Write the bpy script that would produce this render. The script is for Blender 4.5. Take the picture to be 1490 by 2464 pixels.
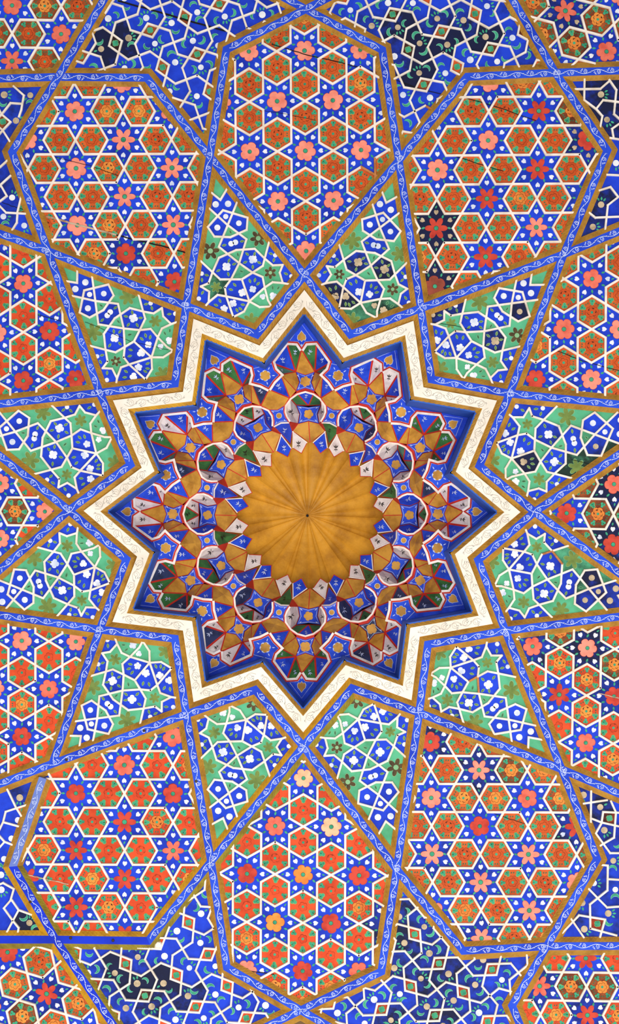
import bpy, math, random
from mathutils import Vector
from mathutils.geometry import delaunay_2d_cdt

random.seed(7)
for o in list(bpy.data.objects):
    bpy.data.objects.remove(o)
scene = bpy.context.scene
COL = scene.collection

# ------------------------------------------------------------------ camera, light, exposure
S = 0.002            # metres per photograph pixel on the plane of the strap faces
D = 3000.0           # camera distance in those units (6 m)
CX, CY = 745.0, 1232.0
ZC = 7.6             # height of the strap faces above the floor

cam = bpy.data.cameras.new('camera')
cam.sensor_fit = 'VERTICAL'
cam.sensor_height = 36.0
cam.lens = 36.0 * D / 2464.0
cam.clip_end = 200
camo = bpy.data.objects.new('camera', cam)
COL.objects.link(camo)
camo.location = (0, 0, ZC - D * S)
camo.rotation_euler = (math.pi, 0, 0)     # straight up, image right = +X, image down = +Y
scene.camera = camo

world = bpy.data.worlds.new('world')
scene.world = world
world.use_nodes = True
bg = world.node_tree.nodes['Background']
bg.inputs[0].default_value = (1.0, 0.985, 0.96, 1)
bg.inputs[1].default_value = 0.58

def area_light(name, loc, target, size, power, color=(1, 1, 1)):
    L = bpy.data.lights.new(name, 'AREA')
    L.shape = 'RECTANGLE'
    L.size, L.size_y = size
    L.energy = power
    L.color = color
    o = bpy.data.objects.new(name, L)
    COL.objects.link(o)
    o.location = loc
    o.rotation_euler = (Vector(target) - Vector(loc)).to_track_quat('-Z', 'Y').to_euler()
    return o
# daylight entering from the open side of the porch, and an added fill lamp below that brightens the deep vault
area_light('porch_daylight', (1.5, 8.5, 1.2), (0, 0, 7.6), (9, 4), 380, (1.0, 0.97, 0.92))
area_light('sunlit_floor', (0.4, 2.0, 0.02), (0.2, 0.8, 7.6), (6, 6), 620, (1.0, 0.97, 0.92))

scene.view_settings.view_transform = 'Standard'
scene.view_settings.look = 'None'
scene.view_settings.exposure = -0.36
scene.view_settings.gamma = 1
scene.view_settings.use_curve_mapping = False

# ------------------------------------------------------------------ basic helpers
def W(x, y, h):
    """photograph position of a point that lies h pixels above the strap faces -> world"""
    k = S * (D + h) / D
    return Vector(((x - CX) * k, (y - CY) * k, ZC + h * S))

def lin(c):
    c = c / 255.0
    return c / 12.92 if c <= 0.04045 else ((c + 0.055) / 1.055) ** 2.4

def col(rgb):
    return (lin(rgb[0]), lin(rgb[1]), lin(rgb[2]), 1)

def mat(name, rgb, dark=None, rough=0.62, spec=0.18, vary=0.35, scale=9.0, soot=False, wear=None, metal=0.0, rnd=0.0, bump=0.12, grain=None):
    m = bpy.data.materials.new(name)
    m.use_nodes = True
    nt = m.node_tree
    N, L = nt.nodes, nt.links
    b = N['Principled BSDF']
    b.inputs['Roughness'].default_value = rough
    b.inputs['Specular IOR Level'].default_value = spec
    b.inputs['Metallic'].default_value = metal
    geo = N.new('ShaderNodeNewGeometry')
    pos = geo.outputs['Position']
    n1 = N.new('ShaderNodeTexNoise')
    n1.inputs['Scale'].default_value = scale
    n1.inputs['Detail'].default_value = 6
    n1.inputs['Roughness'].default_value = 0.6
    L.new(pos, n1.inputs['Vector'])
    if grain:
        mp = N.new('ShaderNodeMapping')
        mp.inputs['Scale'].default_value = grain
        L.new(pos, mp.inputs['Vector'])
        L.new(mp.outputs[0], n1.inputs['Vector'])
    ramp = N.new('ShaderNodeValToRGB')
    d = dark or tuple(v * (1 - vary) for v in rgb)
    ramp.color_ramp.elements[0].position = 0.32
    ramp.color_ramp.elements[0].color = col(d)
    ramp.color_ramp.elements[1].position = 0.58
    ramp.color_ramp.elements[1].color = col(rgb)
    L.new(n1.outputs['Fac'], ramp.inputs['Fac'])
    out = ramp.outputs['Color']
    if rnd:
        oi = N.new('ShaderNodeObjectInfo')
        hs = N.new('ShaderNodeHueSaturation')
        mr = N.new('ShaderNodeMapRange')
        mr.inputs['To Min'].default_value = 1 - rnd
        mr.inputs['To Max'].default_value = 1 + rnd
        L.new(oi.outputs['Random'], mr.inputs['Value'])
        L.new(mr.outputs[0], hs.inputs['Value'])
        L.new(out, hs.inputs['Color'])
        out = hs.outputs['Color']
    if wear:
        n3 = N.new('ShaderNodeTexNoise')
        n3.inputs['Scale'].default_value = 26
        n3.inputs['Detail'].default_value = 8
        n3.inputs['Roughness'].default_value = 0.75
        L.new(pos, n3.inputs['Vector'])
        r3 = N.new('ShaderNodeValToRGB')
        r3.color_ramp.elements[0].position = wear[1]
        r3.color_ramp.elements[0].color = (0, 0, 0, 1)
        r3.color_ramp.elements[1].position = wear[1] + 0.08
        r3.color_ramp.elements[1].color = (1, 1, 1, 1)
        L.new(n3.outputs['Fac'], r3.inputs['Fac'])
        mx = N.new('ShaderNodeMixRGB')
        L.new(r3.outputs['Color'], mx.inputs['Fac'])
        L.new(out, mx.inputs['Color1'])
        mx.inputs['Color2'].default_value = col(wear[0])
        out = mx.outputs['Color']
    if soot:
        # how far an object is blackened is stored in its object colour (red channel)
        oi = N.new('ShaderNodeObjectInfo')
        sep = N.new('ShaderNodeSeparateColor')
        L.new(oi.outputs['Color'], sep.inputs[0])
        n2 = N.new('ShaderNodeTexNoise')
        n2.inputs['Scale'].default_value = 13
        n2.inputs['Detail'].default_value = 7
        n2.inputs['Roughness'].default_value = 0.65
        L.new(pos, n2.inputs['Vector'])
        ad = N.new('ShaderNodeMath'); ad.operation = 'MULTIPLY_ADD'
        L.new(sep.outputs[0], ad.inputs[0]); ad.inputs[1].default_value = 0.76
        L.new(n2.outputs['Fac'], ad.inputs[2])
        mr = N.new('ShaderNodeMapRange')
        mr.inputs['From Min'].default_value = 0.70
        mr.inputs['From Max'].default_value = 1.08
        mr.inputs['To Max'].default_value = 0.93
        L.new(ad.outputs[0], mr.inputs['Value'])
        mx = N.new('ShaderNodeMixRGB')
        L.new(mr.outputs[0], mx.inputs['Fac'])
        L.new(out, mx.inputs['Color1'])
        mx.inputs['Color2'].default_value = col((20, 22, 28))
        out = mx.outputs['Color']
    L.new(out, b.inputs['Base Color'])
    if bump:
        nb = N.new('ShaderNodeTexNoise')
        nb.inputs['Scale'].default_value = 90
        nb.inputs['Detail'].default_value = 4
        L.new(pos, nb.inputs['Vector'])
        bp = N.new('ShaderNodeBump')
        bp.inputs['Strength'].default_value = bump
        bp.inputs['Distance'].default_value = 0.004
        L.new(nb.outputs['Fac'], bp.inputs['Height'])
        L.new(bp.outputs[0], b.inputs['Normal'])
    return m

M = dict(
    blue=mat('painted_blue', (30, 68, 216), (20, 46, 172), soot=True, rnd=0.08, wear=((92, 120, 200), 0.72)),
    strap=mat('strap_blue', (40, 82, 222), (24, 56, 190), scale=5, wear=((110, 140, 220), 0.74)),
    strap_faded=mat('faded_strap_blue', (110, 130, 205), (84, 108, 196), scale=5),
    strap_new=mat('fresh_strap_blue', (22, 54, 212), (16, 42, 180), scale=5),
    scroll=mat('scroll_white', (214, 222, 248), (170, 190, 240), bump=0, scale=30),
    ink=mat('scroll_ink', (176, 162, 146), (150, 136, 120), bump=0),
    inkd=mat('leaf_ink', (40, 34, 30), bump=0),
    white=mat('strip_white', (248, 238, 227), (224, 208, 190), scale=14, soot=True),
    frame=mat('frame_white', (250, 242, 230), (234, 222, 206), scale=6),
    bare=mat('bare_wood', (196, 128, 76), (150, 92, 50), scale=30),
    gold=mat('gilded_edge', (182, 132, 46), (146, 100, 32), scale=16, rough=0.5, spec=0.3, bump=0.3),
    goldy=mat('new_gilding', (206, 152, 30), (170, 118, 26), scale=16, rough=0.5, spec=0.3, bump=0.3),  # yellower gold, set on a few edges only
    goldg=mat('greenish_gilding', (150, 132, 38), (116, 96, 28), scale=16, rough=0.5, spec=0.3, bump=0.3),
    dome=mat('dome_gold', (224, 158, 44), (176, 116, 28), scale=7, rough=0.5, spec=0.3, wear=((132, 98, 52), 0.66), bump=0.35, rnd=0.12),
    facetgold=mat('facet_gold', (214, 156, 60), (168, 114, 38), scale=12, rough=0.5, spec=0.3, bump=0.3, rnd=0.1),
    orange=mat('tile_orange', (212, 98, 42), (186, 72, 30), soot=True, rnd=0.10, scale=14),
    red=mat('tile_red', (224, 82, 40), (200, 62, 30), soot=True, rnd=0.08, scale=14),
    brown=mat('tile_brown', (168, 84, 42), (120, 52, 26), soot=True, rnd=0.12, scale=16),
    cream=mat('tile_cream', (226, 204, 180), (190, 160, 130), scale=18),
    green=mat('tile_green', (92, 186, 142), (74, 156, 112), soot=True, scale=8),
    leaf=mat('leaf_green', (66, 168, 128), (44, 128, 98), bump=0, scale=30),
    leafd=mat('leaf_dark', (58, 118, 84), (44, 90, 60), bump=0, scale=30),
    leafp=mat('leaf_rim', (150, 176, 104), (120, 140, 80), bump=0, scale=40),
    cres=mat('crescent_green', (70, 176, 138), (44, 132, 104), bump=0, scale=30),
    cresp=mat('crescent_rim', (150, 214, 190), (60, 150, 120), bump=0, scale=40),
    olive=mat('olive_leaf', (120, 142, 70), (96, 116, 56), bump=0, scale=24),
    olived=mat('umber_leaf', (92, 74, 46), (60, 50, 34), bump=0, scale=24),
    olivep=mat('pale_green_rim', (140, 190, 140), (104, 164, 116), bump=0),
    bud=mat('bud_white', (240, 240, 246), (196, 206, 232), bump=0, scale=20, soot=True),
    tan=mat('bud_tan', (206, 184, 152), (160, 140, 112), bump=0, scale=26),
    line=mat('outline_dark', (96, 40, 20), bump=0),
    outl=mat('flower_outline', (196, 66, 50), bump=0),
    rline=mat('outline_soft', (176, 62, 28), bump=0),
    rred=mat('rose_red', (220, 76, 38), (200, 60, 30), bump=0),
    rose=mat('rose_orange', (206, 86, 32), (184, 70, 26), bump=0),
    rosel=mat('rose_light', (236, 150, 64), (208, 110, 44), bump=0),
    fL=mat('flower_salmon', (248, 152, 130), (232, 122, 102), bump=0, scale=20, rnd=0.04),
    fM=mat('flower_coral', (236, 120, 98), (214, 86, 68), bump=0, scale=20, rnd=0.06),
    fR=mat('flower_red', (212, 74, 56), (180, 50, 38), bump=0, scale=20, rnd=0.06),
    fO=mat('flower_orange', (246, 156, 72), (226, 124, 52), bump=0, scale=20),
    fP=mat('flower_peach', (252, 196, 156), (240, 166, 124), bump=0, scale=20),
    fB=mat('flower_brown', (156, 74, 56), (120, 56, 42), bump=0, scale=20),
    crack=mat('crack_dark', (24, 18, 16), bump=0),
    crackl=mat('crack_filler', (200, 176, 150), (150, 110, 80), bump=0, scale=30),
    fascia=mat('fascia_blue', (54, 100, 196), (40, 82, 176), scale=6),
    mblue=mat('muqarnas_blue', (44, 84, 226), (26, 56, 184), scale=16),
    mnavy=mat('muqarnas_navy', (54, 66, 110), (40, 48, 74), scale=18),
    mgreen=mat('muqarnas_green', (66, 126, 66), (46, 92, 52), scale=16),
    mteal=mat('muqarnas_teal', (92, 138, 116), (66, 104, 86), scale=16),
    mwhite=mat('muqarnas_white', (238, 226, 222), (206, 188, 184), scale=16),
    mred=mat('muqarnas_red', (212, 56, 44), (176, 40, 32), scale=14),
    marris=mat('muqarnas_arris', (250, 240, 232), (228, 204, 190), scale=20),
    board=mat('backing_board', (70, 52, 38), scale=6),
    ceil=mat('ceiling_board', (120, 92, 60), scale=3),
    nail=mat('nail_iron', (60, 50, 46), rough=0.4, metal=0.6, bump=0),
)

# ------------------------------------------------------------------ mesh / object helpers
WLOC = {}
def link(name, data, parent=None, loc=Vector((0, 0, 0)), rz=0.0):
    o = bpy.data.objects.new(name, data)
    COL.objects.link(o)
    loc = Vector(loc)
    if parent is not None:
        o.parent = parent
        o.location = loc - WLOC[parent.name]
    else:
        o.location = loc
    if rz:
        o.rotation_euler = (0, 0, rz)
    o.color = (0, 0, 0, 1)
    WLOC[o.name] = loc
    return o

def tag(o, label=None, cat=None, group=None, kind=None):
    if label: o['label'] = label
    if cat: o['category'] = cat
    if group: o['group'] = group
    if kind: o['kind'] = kind
    return o

def empty(name, loc, label=None, cat=None, group=None):
    o = link(name, None, None, loc)
    o.empty_display_size = 0.1
    return tag(o, label, cat, group)

class MB:
    def __init__(self):
        self.v, self.f, self.m, self.mats = [], [], [], []
    def mi(self, mt):
        if mt not in self.mats:
            self.mats.append(mt)
        return self.mats.index(mt)
    def face(self, pts, mt):
        b = len(self.v)
        self.v.extend(pts)
        self.f.append(tuple(range(b, b + len(pts))))
        self.m.append(self.mi(mt))
    def flat(self, pts2, h, mt):
        self.face([W(x, y, h) for x, y in pts2], mt)
    def prism(self, pts2, h0, h1, mt):
        """front outline seen at h0, straight sides back to h1"""
        fr = [W(x, y, h0) for x, y in pts2]
        bk = [p + Vector((0, 0, (h1 - h0) * S)) for p in fr]
        self.face(fr, mt)
        n = len(fr)
        for i in range(n):
            j = (i + 1) % n
            self.face([fr[i], fr[j], bk[j], bk[i]], mt)
    def ribbon(self, pts2, w, h, mt, closed=False, taper=False):
        n = len(pts2)
        L, R = [], []
        for i, p in enumerate(pts2):
            a = pts2[(i - 1) % n] if (closed or i > 0) else p
            c = pts2[(i + 1) % n] if (closed or i < n - 1) else p
            dx, dy = c[0] - a[0], c[1] - a[1]
            d = math.hypot(dx, dy) or 1
            ww = w / 2
            if taper:
                ww *= max(0.15, 1 - 0.85 * i / (n - 1))
            L.append((p[0] - dy / d * ww, p[1] + dx / d * ww))
            R.append((p[0] + dy / d * ww, p[1] - dx / d * ww))
        for i in range(n if closed else n - 1):
            j = (i + 1) % n
            self.flat([L[i], L[j], R[j], R[i]], h, mt)
    def mesh(self, name, loc):
        me = bpy.data.meshes.new(name)
        me.from_pydata([p - loc for p in self.v], [], self.f)
        for mt in self.mats:
            me.materials.append(mt)
        me.polygons.foreach_set('material_index', self.m)
        me.update()
        return me
    def build(self, name, parent=None, loc=None):
        if not self.f:
            return None
        if loc is None:
            loc = sum(self.v, Vector()) / len(self.v)
        return link(name, self.mesh(name, loc), parent, loc)

# ------------------------------------------------------------------ 2D helpers
def inside(p, poly):
    x, y = p
    c = False
    n = len(poly)
    for i in range(n):
        x1, y1 = poly[i]; x2, y2 = poly[i - 1]
        if (y1 > y) != (y2 > y) and x < (x2 - x1) * (y - y1) / (y2 - y1) + x1:
            c = not c
    return c

def segdist(p, a, b):
    ax, ay = a; bx, by = b
    dx, dy = bx - ax, by - ay
    q = dx * dx + dy * dy
    t = 0 if q == 0 else max(0, min(1, ((p[0] - ax) * dx + (p[1] - ay) * dy) / q))
    return math.hypot(p[0] - ax - t * dx, p[1] - ay - t * dy)

def edgedist(p, poly):
    return min(segdist(p, poly[i - 1], poly[i]) for i in range(len(poly)))

def isect(p, p2, q, q2):
    rx, ry = p2[0] - p[0], p2[1] - p[1]
    sx, sy = q2[0] - q[0], q2[1] - q[1]
    d = rx * sy - ry * sx
    if abs(d) < 1e-9:
        return None
    t = ((q[0] - p[0]) * sy - (q[1] - p[1]) * sx) / d
    u = ((q[0] - p[0]) * ry - (q[1] - p[1]) * rx) / d
    return t, u

def clip(a, b, poly):
    ts = [0.0, 1.0]
    for i in range(len(poly)):
        r = isect(a, b, poly[i - 1], poly[i])
        if r and 0 < r[0] < 1 and 0 <= r[1] <= 1:
            ts.append(r[0])
    ts.sort()
    out = []
    for t0, t1 in zip(ts, ts[1:]):
        tm = (t0 + t1) / 2
        if t1 - t0 > 1e-4 and inside((a[0] + (b[0] - a[0]) * tm, a[1] + (b[1] - a[1]) * tm), poly):
            out.append(((a[0] + (b[0] - a[0]) * t0, a[1] + (b[1] - a[1]) * t0),
                        (a[0] + (b[0] - a[0]) * t1, a[1] + (b[1] - a[1]) * t1)))
    return out

def centroid(poly):
    return (sum(p[0] for p in poly) / len(poly), sum(p[1] for p in poly) / len(poly))

def crop(x0, y0, w, pts=None, wz=1490.0):
    k = w / wz
    return lambda x, y: (x0 + x * k, y0 + y * k)

# ------------------------------------------------------------------ strapwork plan (photograph positions of joints)
T = {90: (733, 662), 60: (1013, 742), 30: (1227, 947), 0: (1287, 1232), 330: (1216.5, 1518), 300: (1009, 1715),
     270: (730, 1796), 240: (448, 1719), 210: (240, 1515), 180: (166, 1228), 150: (240, 945), 120: (448, 736)}
NN = {105: (618, 805), 75: (843.5, 805), 45: (1038.7, 913), 15: (1154, 1121), 345: (1151, 1347.6), 315: (1030, 1551),
      285: (847, 1656), 255: (614, 1660), 225: (421, 1537), 195: (304, 1346), 165: (314, 1118), 135: (421, 923)}
O = {105: (505, 376), 75: (960, 386), 45: (1357, 612), 315: (1352, 1851), 285: (955, 2092), 255: (508, 2073), 225: (126, 1838),
     135: (115, 604), 165: (-138.6, 987.6), 195: (-108, 1464), 15: (1645, 988), 345: (1614, 1468.6)}
Q = {90: (736, 22), 60: (1337, 175), 120: (140, 185), 300: (1316, 2277), 270: (724, 2431), 240: (134, 2261)}
Pa, Pb = (545, 119), (920, 120)              # shoulders of the top panel
Pc, Pd = (1124.6, 184.6), (1462, 362)        # of the one o'clock panel
Pe, Pf = (353, 187), (29, 366)               # of the eleven o'clock panel
Pg, Ph = (918, 2338), (546, 2328)            # of the bottom panel
Pi, Pj = (1115, 2288), (1437.5, 2067)        # of the five o'clock panel
Pk, Pl = (357, 2264), (31, 2085)             # of the seven o'clock panel
Pm = (1232.7, 2420)

# each chain: list of points; first point is a notch of the star (or a free end)
CH = [
    (NN[105], [T[90], O[75], Pc, Q[60], (1560, 167)], T[120]),
    (NN[75], [T[90], O[105], Pe, Q[120], (-70, 191)], T[60]),
    (NN[75], [T[60], O[45], (1560, 528)], T[90]),
    (NN[45], [T[60], O[75], Pb, Q[90], (564, -70)], T[30]),
    (NN[45], [T[30], (1560, 980)], T[60]),
    (NN[15], [T[30], O[45], Pd, Q[60], (1194, -70)], T[0]),
    (NN[15], [T[0], (1560, 1430)], T[30]),
    (NN[345], [T[0], (1560, 1046)], T[330]),
    (NN[345], [T[330], O[315], Pj, Q[300], Pm, (1279, 2534)], T[0]),
    (NN[315], [T[330], (1560, 1475)], T[300]),
    (NN[315], [T[300], O[285], Pg, Q[270], (510, 2534)], T[330]),
    (NN[285], [T[300], O[315], (1560, 1940)], T[270]),
    (NN[285], [T[270], O[255], Pk, Q[240], (-70, 2261)], T[300]),
    (NN[255], [T[270], O[285], Pi, Q[300], (1560, 2276)], T[240]),
    (NN[255], [T[240], O[225], (-70, 1913)], T[270]),
    (NN[225], [T[240], O[255], Ph, Q[270], (902, 2534)], T[210]),
    (NN[225], [T[210], (-70, 1470)], T[240]),
    (NN[195], [T[210], O[225]], T[180]),
    ((103, 1872), [Pl, Q[240], (318, 2534)], None),
    (NN[195], [T[180], (-70, 1042)], T[210]),
    (NN[165], [T[180], (-70, 1431)], T[150]),
    (NN[165], [T[150], O[135], Pf, Q[120], (291, -70)], T[180]),
    (NN[135], [T[150], (-70, 980)], T[120]),
    (NN[135], [T[120], O[105], Pa, Q[90], (917, -70)], T[150]),
    (NN[105], [T[120], O[135], (-70, 537)], T[90]),
]
BENDS = {Pa, Pb, Pc, Pd, Pe, Pf, Pg, Ph, Pi, Pj, Pk, Pl, Pm}
FRESH = {(T[240], O[225]), (Pl, Q[240]), (Pk, Q[240]), (O[255], Pk)}

HW, GW = 9.3, 13.0      # half width of the blue face, width of a gilded edge
HP = 10.0                # depth of the panels behind the strap faces

def unit(a, b):
    d = math.hypot(b[0] - a[0], b[1] - a[1])
    return ((b[0] - a[0]) / d, (b[1] - a[1]) / d)

def offs(pts, prev, nxt, o):
    """offset polyline by o (to the left of travel in picture coordinates) with mitred ends"""
    out = []
    n = len(pts)
    for i, p in enumerate(pts):
        a = pts[i - 1] if i else prev
        c = pts[i + 1] if i < n - 1 else nxt
        if a is None or c is None:
            u = unit(p, c) if a is None else unit(a, p)
            out.append((p[0] - u[1] * o, p[1] + u[0] * o))
            continue
        u, w = unit(a, p), unit(p, c)
        n1, n2 = (-u[1], u[0]), (-w[1], w[0])
        k = 1 + n1[0] * n2[0] + n1[1] * n2[1]
        k = max(k, 0.15)
        out.append((p[0] + (n1[0] + n2[0]) / k * o, p[1] + (n1[1] + n2[1]) / k * o))
    return out

def lerp(a, b, t):
    return (a[0] + (b[0] - a[0]) * t, a[1] + (b[1] - a[1]) * t)

def along(pts):
    L = [0]
    for a, b in zip(pts, pts[1:]):
        L.append(L[-1] + math.hypot(b[0] - a[0], b[1] - a[1]))
    def at(d):
        d = max(0, min(L[-1], d))
        for i in range(len(pts) - 1):
            if d <= L[i + 1] or i == len(pts) - 2:
                t = (d - L[i]) / (L[i + 1] - L[i])
                return lerp(pts[i], pts[i + 1], t), unit(pts[i], pts[i + 1])
    return at, L[-1]

def in_view(p, m=40):
    return -m < p[0] < 1490 + m and -m < p[1] < 2464 + m

def scroll(mb, pts, h, mt, mtd, amp, half, rad, w, start=8, leafmt=None):
    at, ln = along(pts)
    k0 = max(1, round((ln - 2 * start) / half))
    half = (ln - 2 * start) / k0
    def P(d, o):
        p, u = at(start + d)
        return (p[0] - u[1] * o, p[1] + u[0] * o)
    for k in range(k0):
        if not in_view(P((k + 0.5) * half, 0)):
            continue
        sg = 1 if k % 2 == 0 else -1
        d0 = k * half
        # vine
        mb.ribbon([P(d0 + half * i / 8, sg * amp * math.sin(math.pi * i / 8)) for i in range(9)], w, h, mt)
        # spiral curling off the vine on the inner side
        c = d0 + half * 0.52
        sp = []
        for i in range(15):
            a = i / 14
            ang = math.pi * (-0.62) + a * math.pi * 2.9
            r = rad * (1.0 - 0.78 * a)
            sp.append(P(c + r * math.cos(ang) + rad * 0.2, -sg * (rad * 0.15 + r * math.sin(ang) * -1) + sg * amp * 0.05))
        mb.ribbon(sp, w * 0.95, h, mt)
        # small leaves
        for q, (dx, oo, ll, an) in enumerate(((-0.36, -0.62, 6.5, 0.5), (-0.30, -0.95, 6.0, 0.1), (0.40, 0.55, 5.0, -0.6), (0.46, 0.2, 4.5, -1.1), (-0.24, -1.25, 5.0, -0.3))):
            b = (c + dx * half, -sg * amp * oo * -1.0)
            e = (b[0] + ll * math.cos(an) * rad / 6, b[1] + sg * ll * math.sin(an) * rad / 6)
            mm = ((b[0] + e[0]) / 2, (b[1] + e[1]) / 2)
            mb.flat([P(*b), P(mm[0], mm[1] + w * 0.8), P(*e), P(mm[0], mm[1] - w * 0.8)], h, leafmt or mtd)

def dogtooth(mb, inner, outer, hi, ho, mt, tooth=11.0):
    """gilded chamfer from inner line (height hi) to outer line (height ho), cut with a row of triangular teeth"""
    ai, li = along(inner)
    ao, lo = along(outer)
    n = max(2, round(li / tooth))
    A = [W(*ai(li * i / n)[0], hi) for i in range(n + 1)]
    B = [W(*ao(lo * i / n)[0], ho) for i in range(n + 1)]
    Cc = [W(*lerp(ai(li * (i + .5) / n)[0], ao(lo * (i + .5) / n)[0], 0.22), hi * 0.7 + ho * 0.3 - 1.6) for i in range(n)]
    Dd = [W(*lerp(ai(li * (i + .5) / n)[0], ao(lo * (i + .5) / n)[0], 0.8), hi * 0.3 + ho * 0.7 + 1.5) for i in range(n)]
    for i in range(n):
        mb.face([A[i], A[i + 1], Cc[i]], mt)
        mb.face([A[i], Cc[i], B[i]], mt)
        mb.face([A[i + 1], B[i + 1], Cc[i]], mt)
        mb.face([B[i], Cc[i], Dd[i]], mt)
        mb.face([Cc[i], B[i + 1], Dd[i]], mt)
        mb.face([B[i], Dd[i], B[i + 1]], mt)

NTRIM = [0]
STRAPS = []
def strap(pts, prev, nxt, body, gl, gr, painted=True):
    NTRIM[0] += 1
    hz = -0.03 * NTRIM[0]
    L1, R1 = offs(pts, prev, nxt, HW), offs(pts, prev, nxt, -HW)
    L2, R2 = offs(pts, prev, nxt, HW + GW), offs(pts, prev, nxt, -HW - GW)
    mb = MB()
    for i in range(len(pts) - 1):
        q = [L1[i], L1[i + 1], R1[i + 1], R1[i]]
        mb.prism(q, hz, 14, M[body])
    o = mb.build('trim_%d' % NTRIM[0])
    tag(o, kind='structure')
    STRAPS.append((o, pts))
    for (a, b, g) in ((L1, L2, gl), (R1, R2, gr)):
        e = MB()
        dogtooth(e, a, b, hz + 0.6, HP - 1.5, M[g])
        for i in range(len(pts) - 1):      # foot of the edge
            p, q = W(*b[i], HP - 1.5), W(*b[i + 1], HP - 1.5)
            up = Vector((0, 0, 5 * S))
            e.face([p, q, q + up, p + up], M[g])
        e.build('gilded_edge', o)
    if painted:
        s = MB()
        scroll(s, pts, hz - 0.4, M['scroll'], M['scroll'], 4.6, 33.0, 5.6, 1.45)
        s.build('painted_scroll', o)
    return o

for start, rest, other in CH:
    pts = [start] + rest
    # cut at the bends, where the boards are mitred
    cuts = [0] + [i for i in range(1, len(pts) - 1) if pts[i] in BENDS] + [len(pts) - 1]
    for a, b in zip(cuts, cuts[1:]):
        seg = pts[a:b + 1]
        prev = pts[a - 1] if a else other
        nxt = pts[b + 1] if b + 1 < len(pts) else None
        body, gl, gr, painted = 'strap', 'gold', 'gold', True
        if seg[0] == (103, 1872):
            body = 'strap_faded'
        elif seg[0] == Pl:
            body, gl, gr = 'strap_new', 'goldy', 'goldg'
        elif seg[0] == Pk:
            body, gl, gr, painted = 'strap_new', 'goldy', 'goldg', False
        elif seg[-1] == Pk:
            body, gl, gr = 'strap', 'goldy', 'goldg'
        strap(seg, prev, nxt, body, gl, gr, painted)
# iron nails left in the replaced boards
for x, y in ((73, 2170), (272, 2263), (170, 2257), (160, 1828), (347, 1758), (472, 1880)):
    nb = MB()
    nb.flat([(x + 3.2 * math.cos(a * math.pi / 4), y + 3.2 * math.sin(a * math.pi / 4)) for a in range(8)], -2.6, M['nail'])
    for a in range(8):
        c0, c1 = a * math.pi / 4, (a + 1) * math.pi / 4
        nb.face([W(x + 3.2 * math.cos(c0), y + 3.2 * math.sin(c0), -2.6), W(x + 3.2 * math.cos(c1), y + 3.2 * math.sin(c1), -2.6),
                 W(x + 4.2 * math.cos(c1), y + 4.2 * math.sin(c1), 0), W(x + 4.2 * math.cos(c0), y + 4.2 * math.sin(c0), 0)], M['nail'])
    best = min(STRAPS, key=lambda q: min(segdist((x, y), u, v) for u, v in zip(q[1], q[1][1:])))[0]
    nb.build('nail', best)

# lump of white filler pressed into the mitre of the replaced board
best = min(STRAPS, key=lambda q: min(math.hypot(Pk[0] - v[0], Pk[1] - v[1]) for v in q[1]))[0]
pl = MB()
lump = [(371, 2272), (378, 2264), (388, 2266), (392, 2274), (390, 2281), (380, 2283), (371, 2281)]
pc = (381, 2274)
for i in range(len(lump)):
    a, b = lump[i - 1], lump[i]
    a2, b2 = lerp(a, pc, .35), lerp(b, pc, .35)
    pl.face([W(*a, 9), W(*b, 9), W(*b2, 3), W(*a2, 3)], M['frame'])
    pl.face([W(*a2, 3), W(*b2, 3), W(*pc, 1.5)], M['frame'])
pl.build('filler_lump', best)

# ------------------------------------------------------------------ ceiling boards above everything, with the star-shaped opening
STAR = []
for k in range(12):
    a = (90 - 30 * k) % 360
    STAR.append(T[a])
    STAR.append(NN[(a - 15) % 360])
RIM = offs(STAR, STAR[-1], STAR[0], 59.5)
if not inside(RIM[0], STAR):
    SG = -1
    RIM = offs(STAR, STAR[-1], STAR[0], -59.5)
else:
    SG = 1
def star_off(o):
    return offs(STAR, STAR[-1], STAR[0], SG * o)

def cdt_faces(poly_loops, segs):
    verts, edges, idx = [], [], {}
    def vi(p):
        k = (round(p[0], 2), round(p[1], 2))
        if k not in idx:
            idx[k] = len(verts)
            verts.append(Vector(k))
        return idx[k]
    for lp in poly_loops:
        for i in range(len(lp)):
            edges.append((vi(lp[i - 1]), vi(lp[i])))
    for a, b in segs:
        i, j = vi(a), vi(b)
        if i != j:
            edges.append((i, j))
    ov, oe, of, _, oeo, _ = delaunay_2d_cdt(verts, edges, [], 0, 0.01)
    cons = set()
    for e, orig in zip(oe, oeo):
        if orig:
            cons.add((min(e), max(e)))
    emap = {}
    for fi, f in enumerate(of):
        for i in range(len(f)):
            e = (min(f[i - 1], f[i]), max(f[i - 1], f[i]))
            emap.setdefault(e, []).append(fi)
    seen, regs = set(), []
    for fi in range(len(of)):
        if fi in seen:
            continue
        st, reg = [fi], []
        seen.add(fi)
        while st:
            c = st.pop()
            reg.append(c)
            f = of[c]
            for i in range(len(f)):
                e = (min(f[i - 1], f[i]), max(f[i - 1], f[i]))
                if e in cons:
                    continue
                for q in emap[e]:
                    if q not in seen:
                        seen.add(q); st.append(q)
        regs.append([tuple(of[c]) for c in reg])
    return [(p.x, p.y) for p in ov], regs

def area3(a, b, c):
    return abs((b[0] - a[0]) * (c[1] - a[1]) - (b[1] - a[1]) * (c[0] - a[0])) / 2

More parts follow.
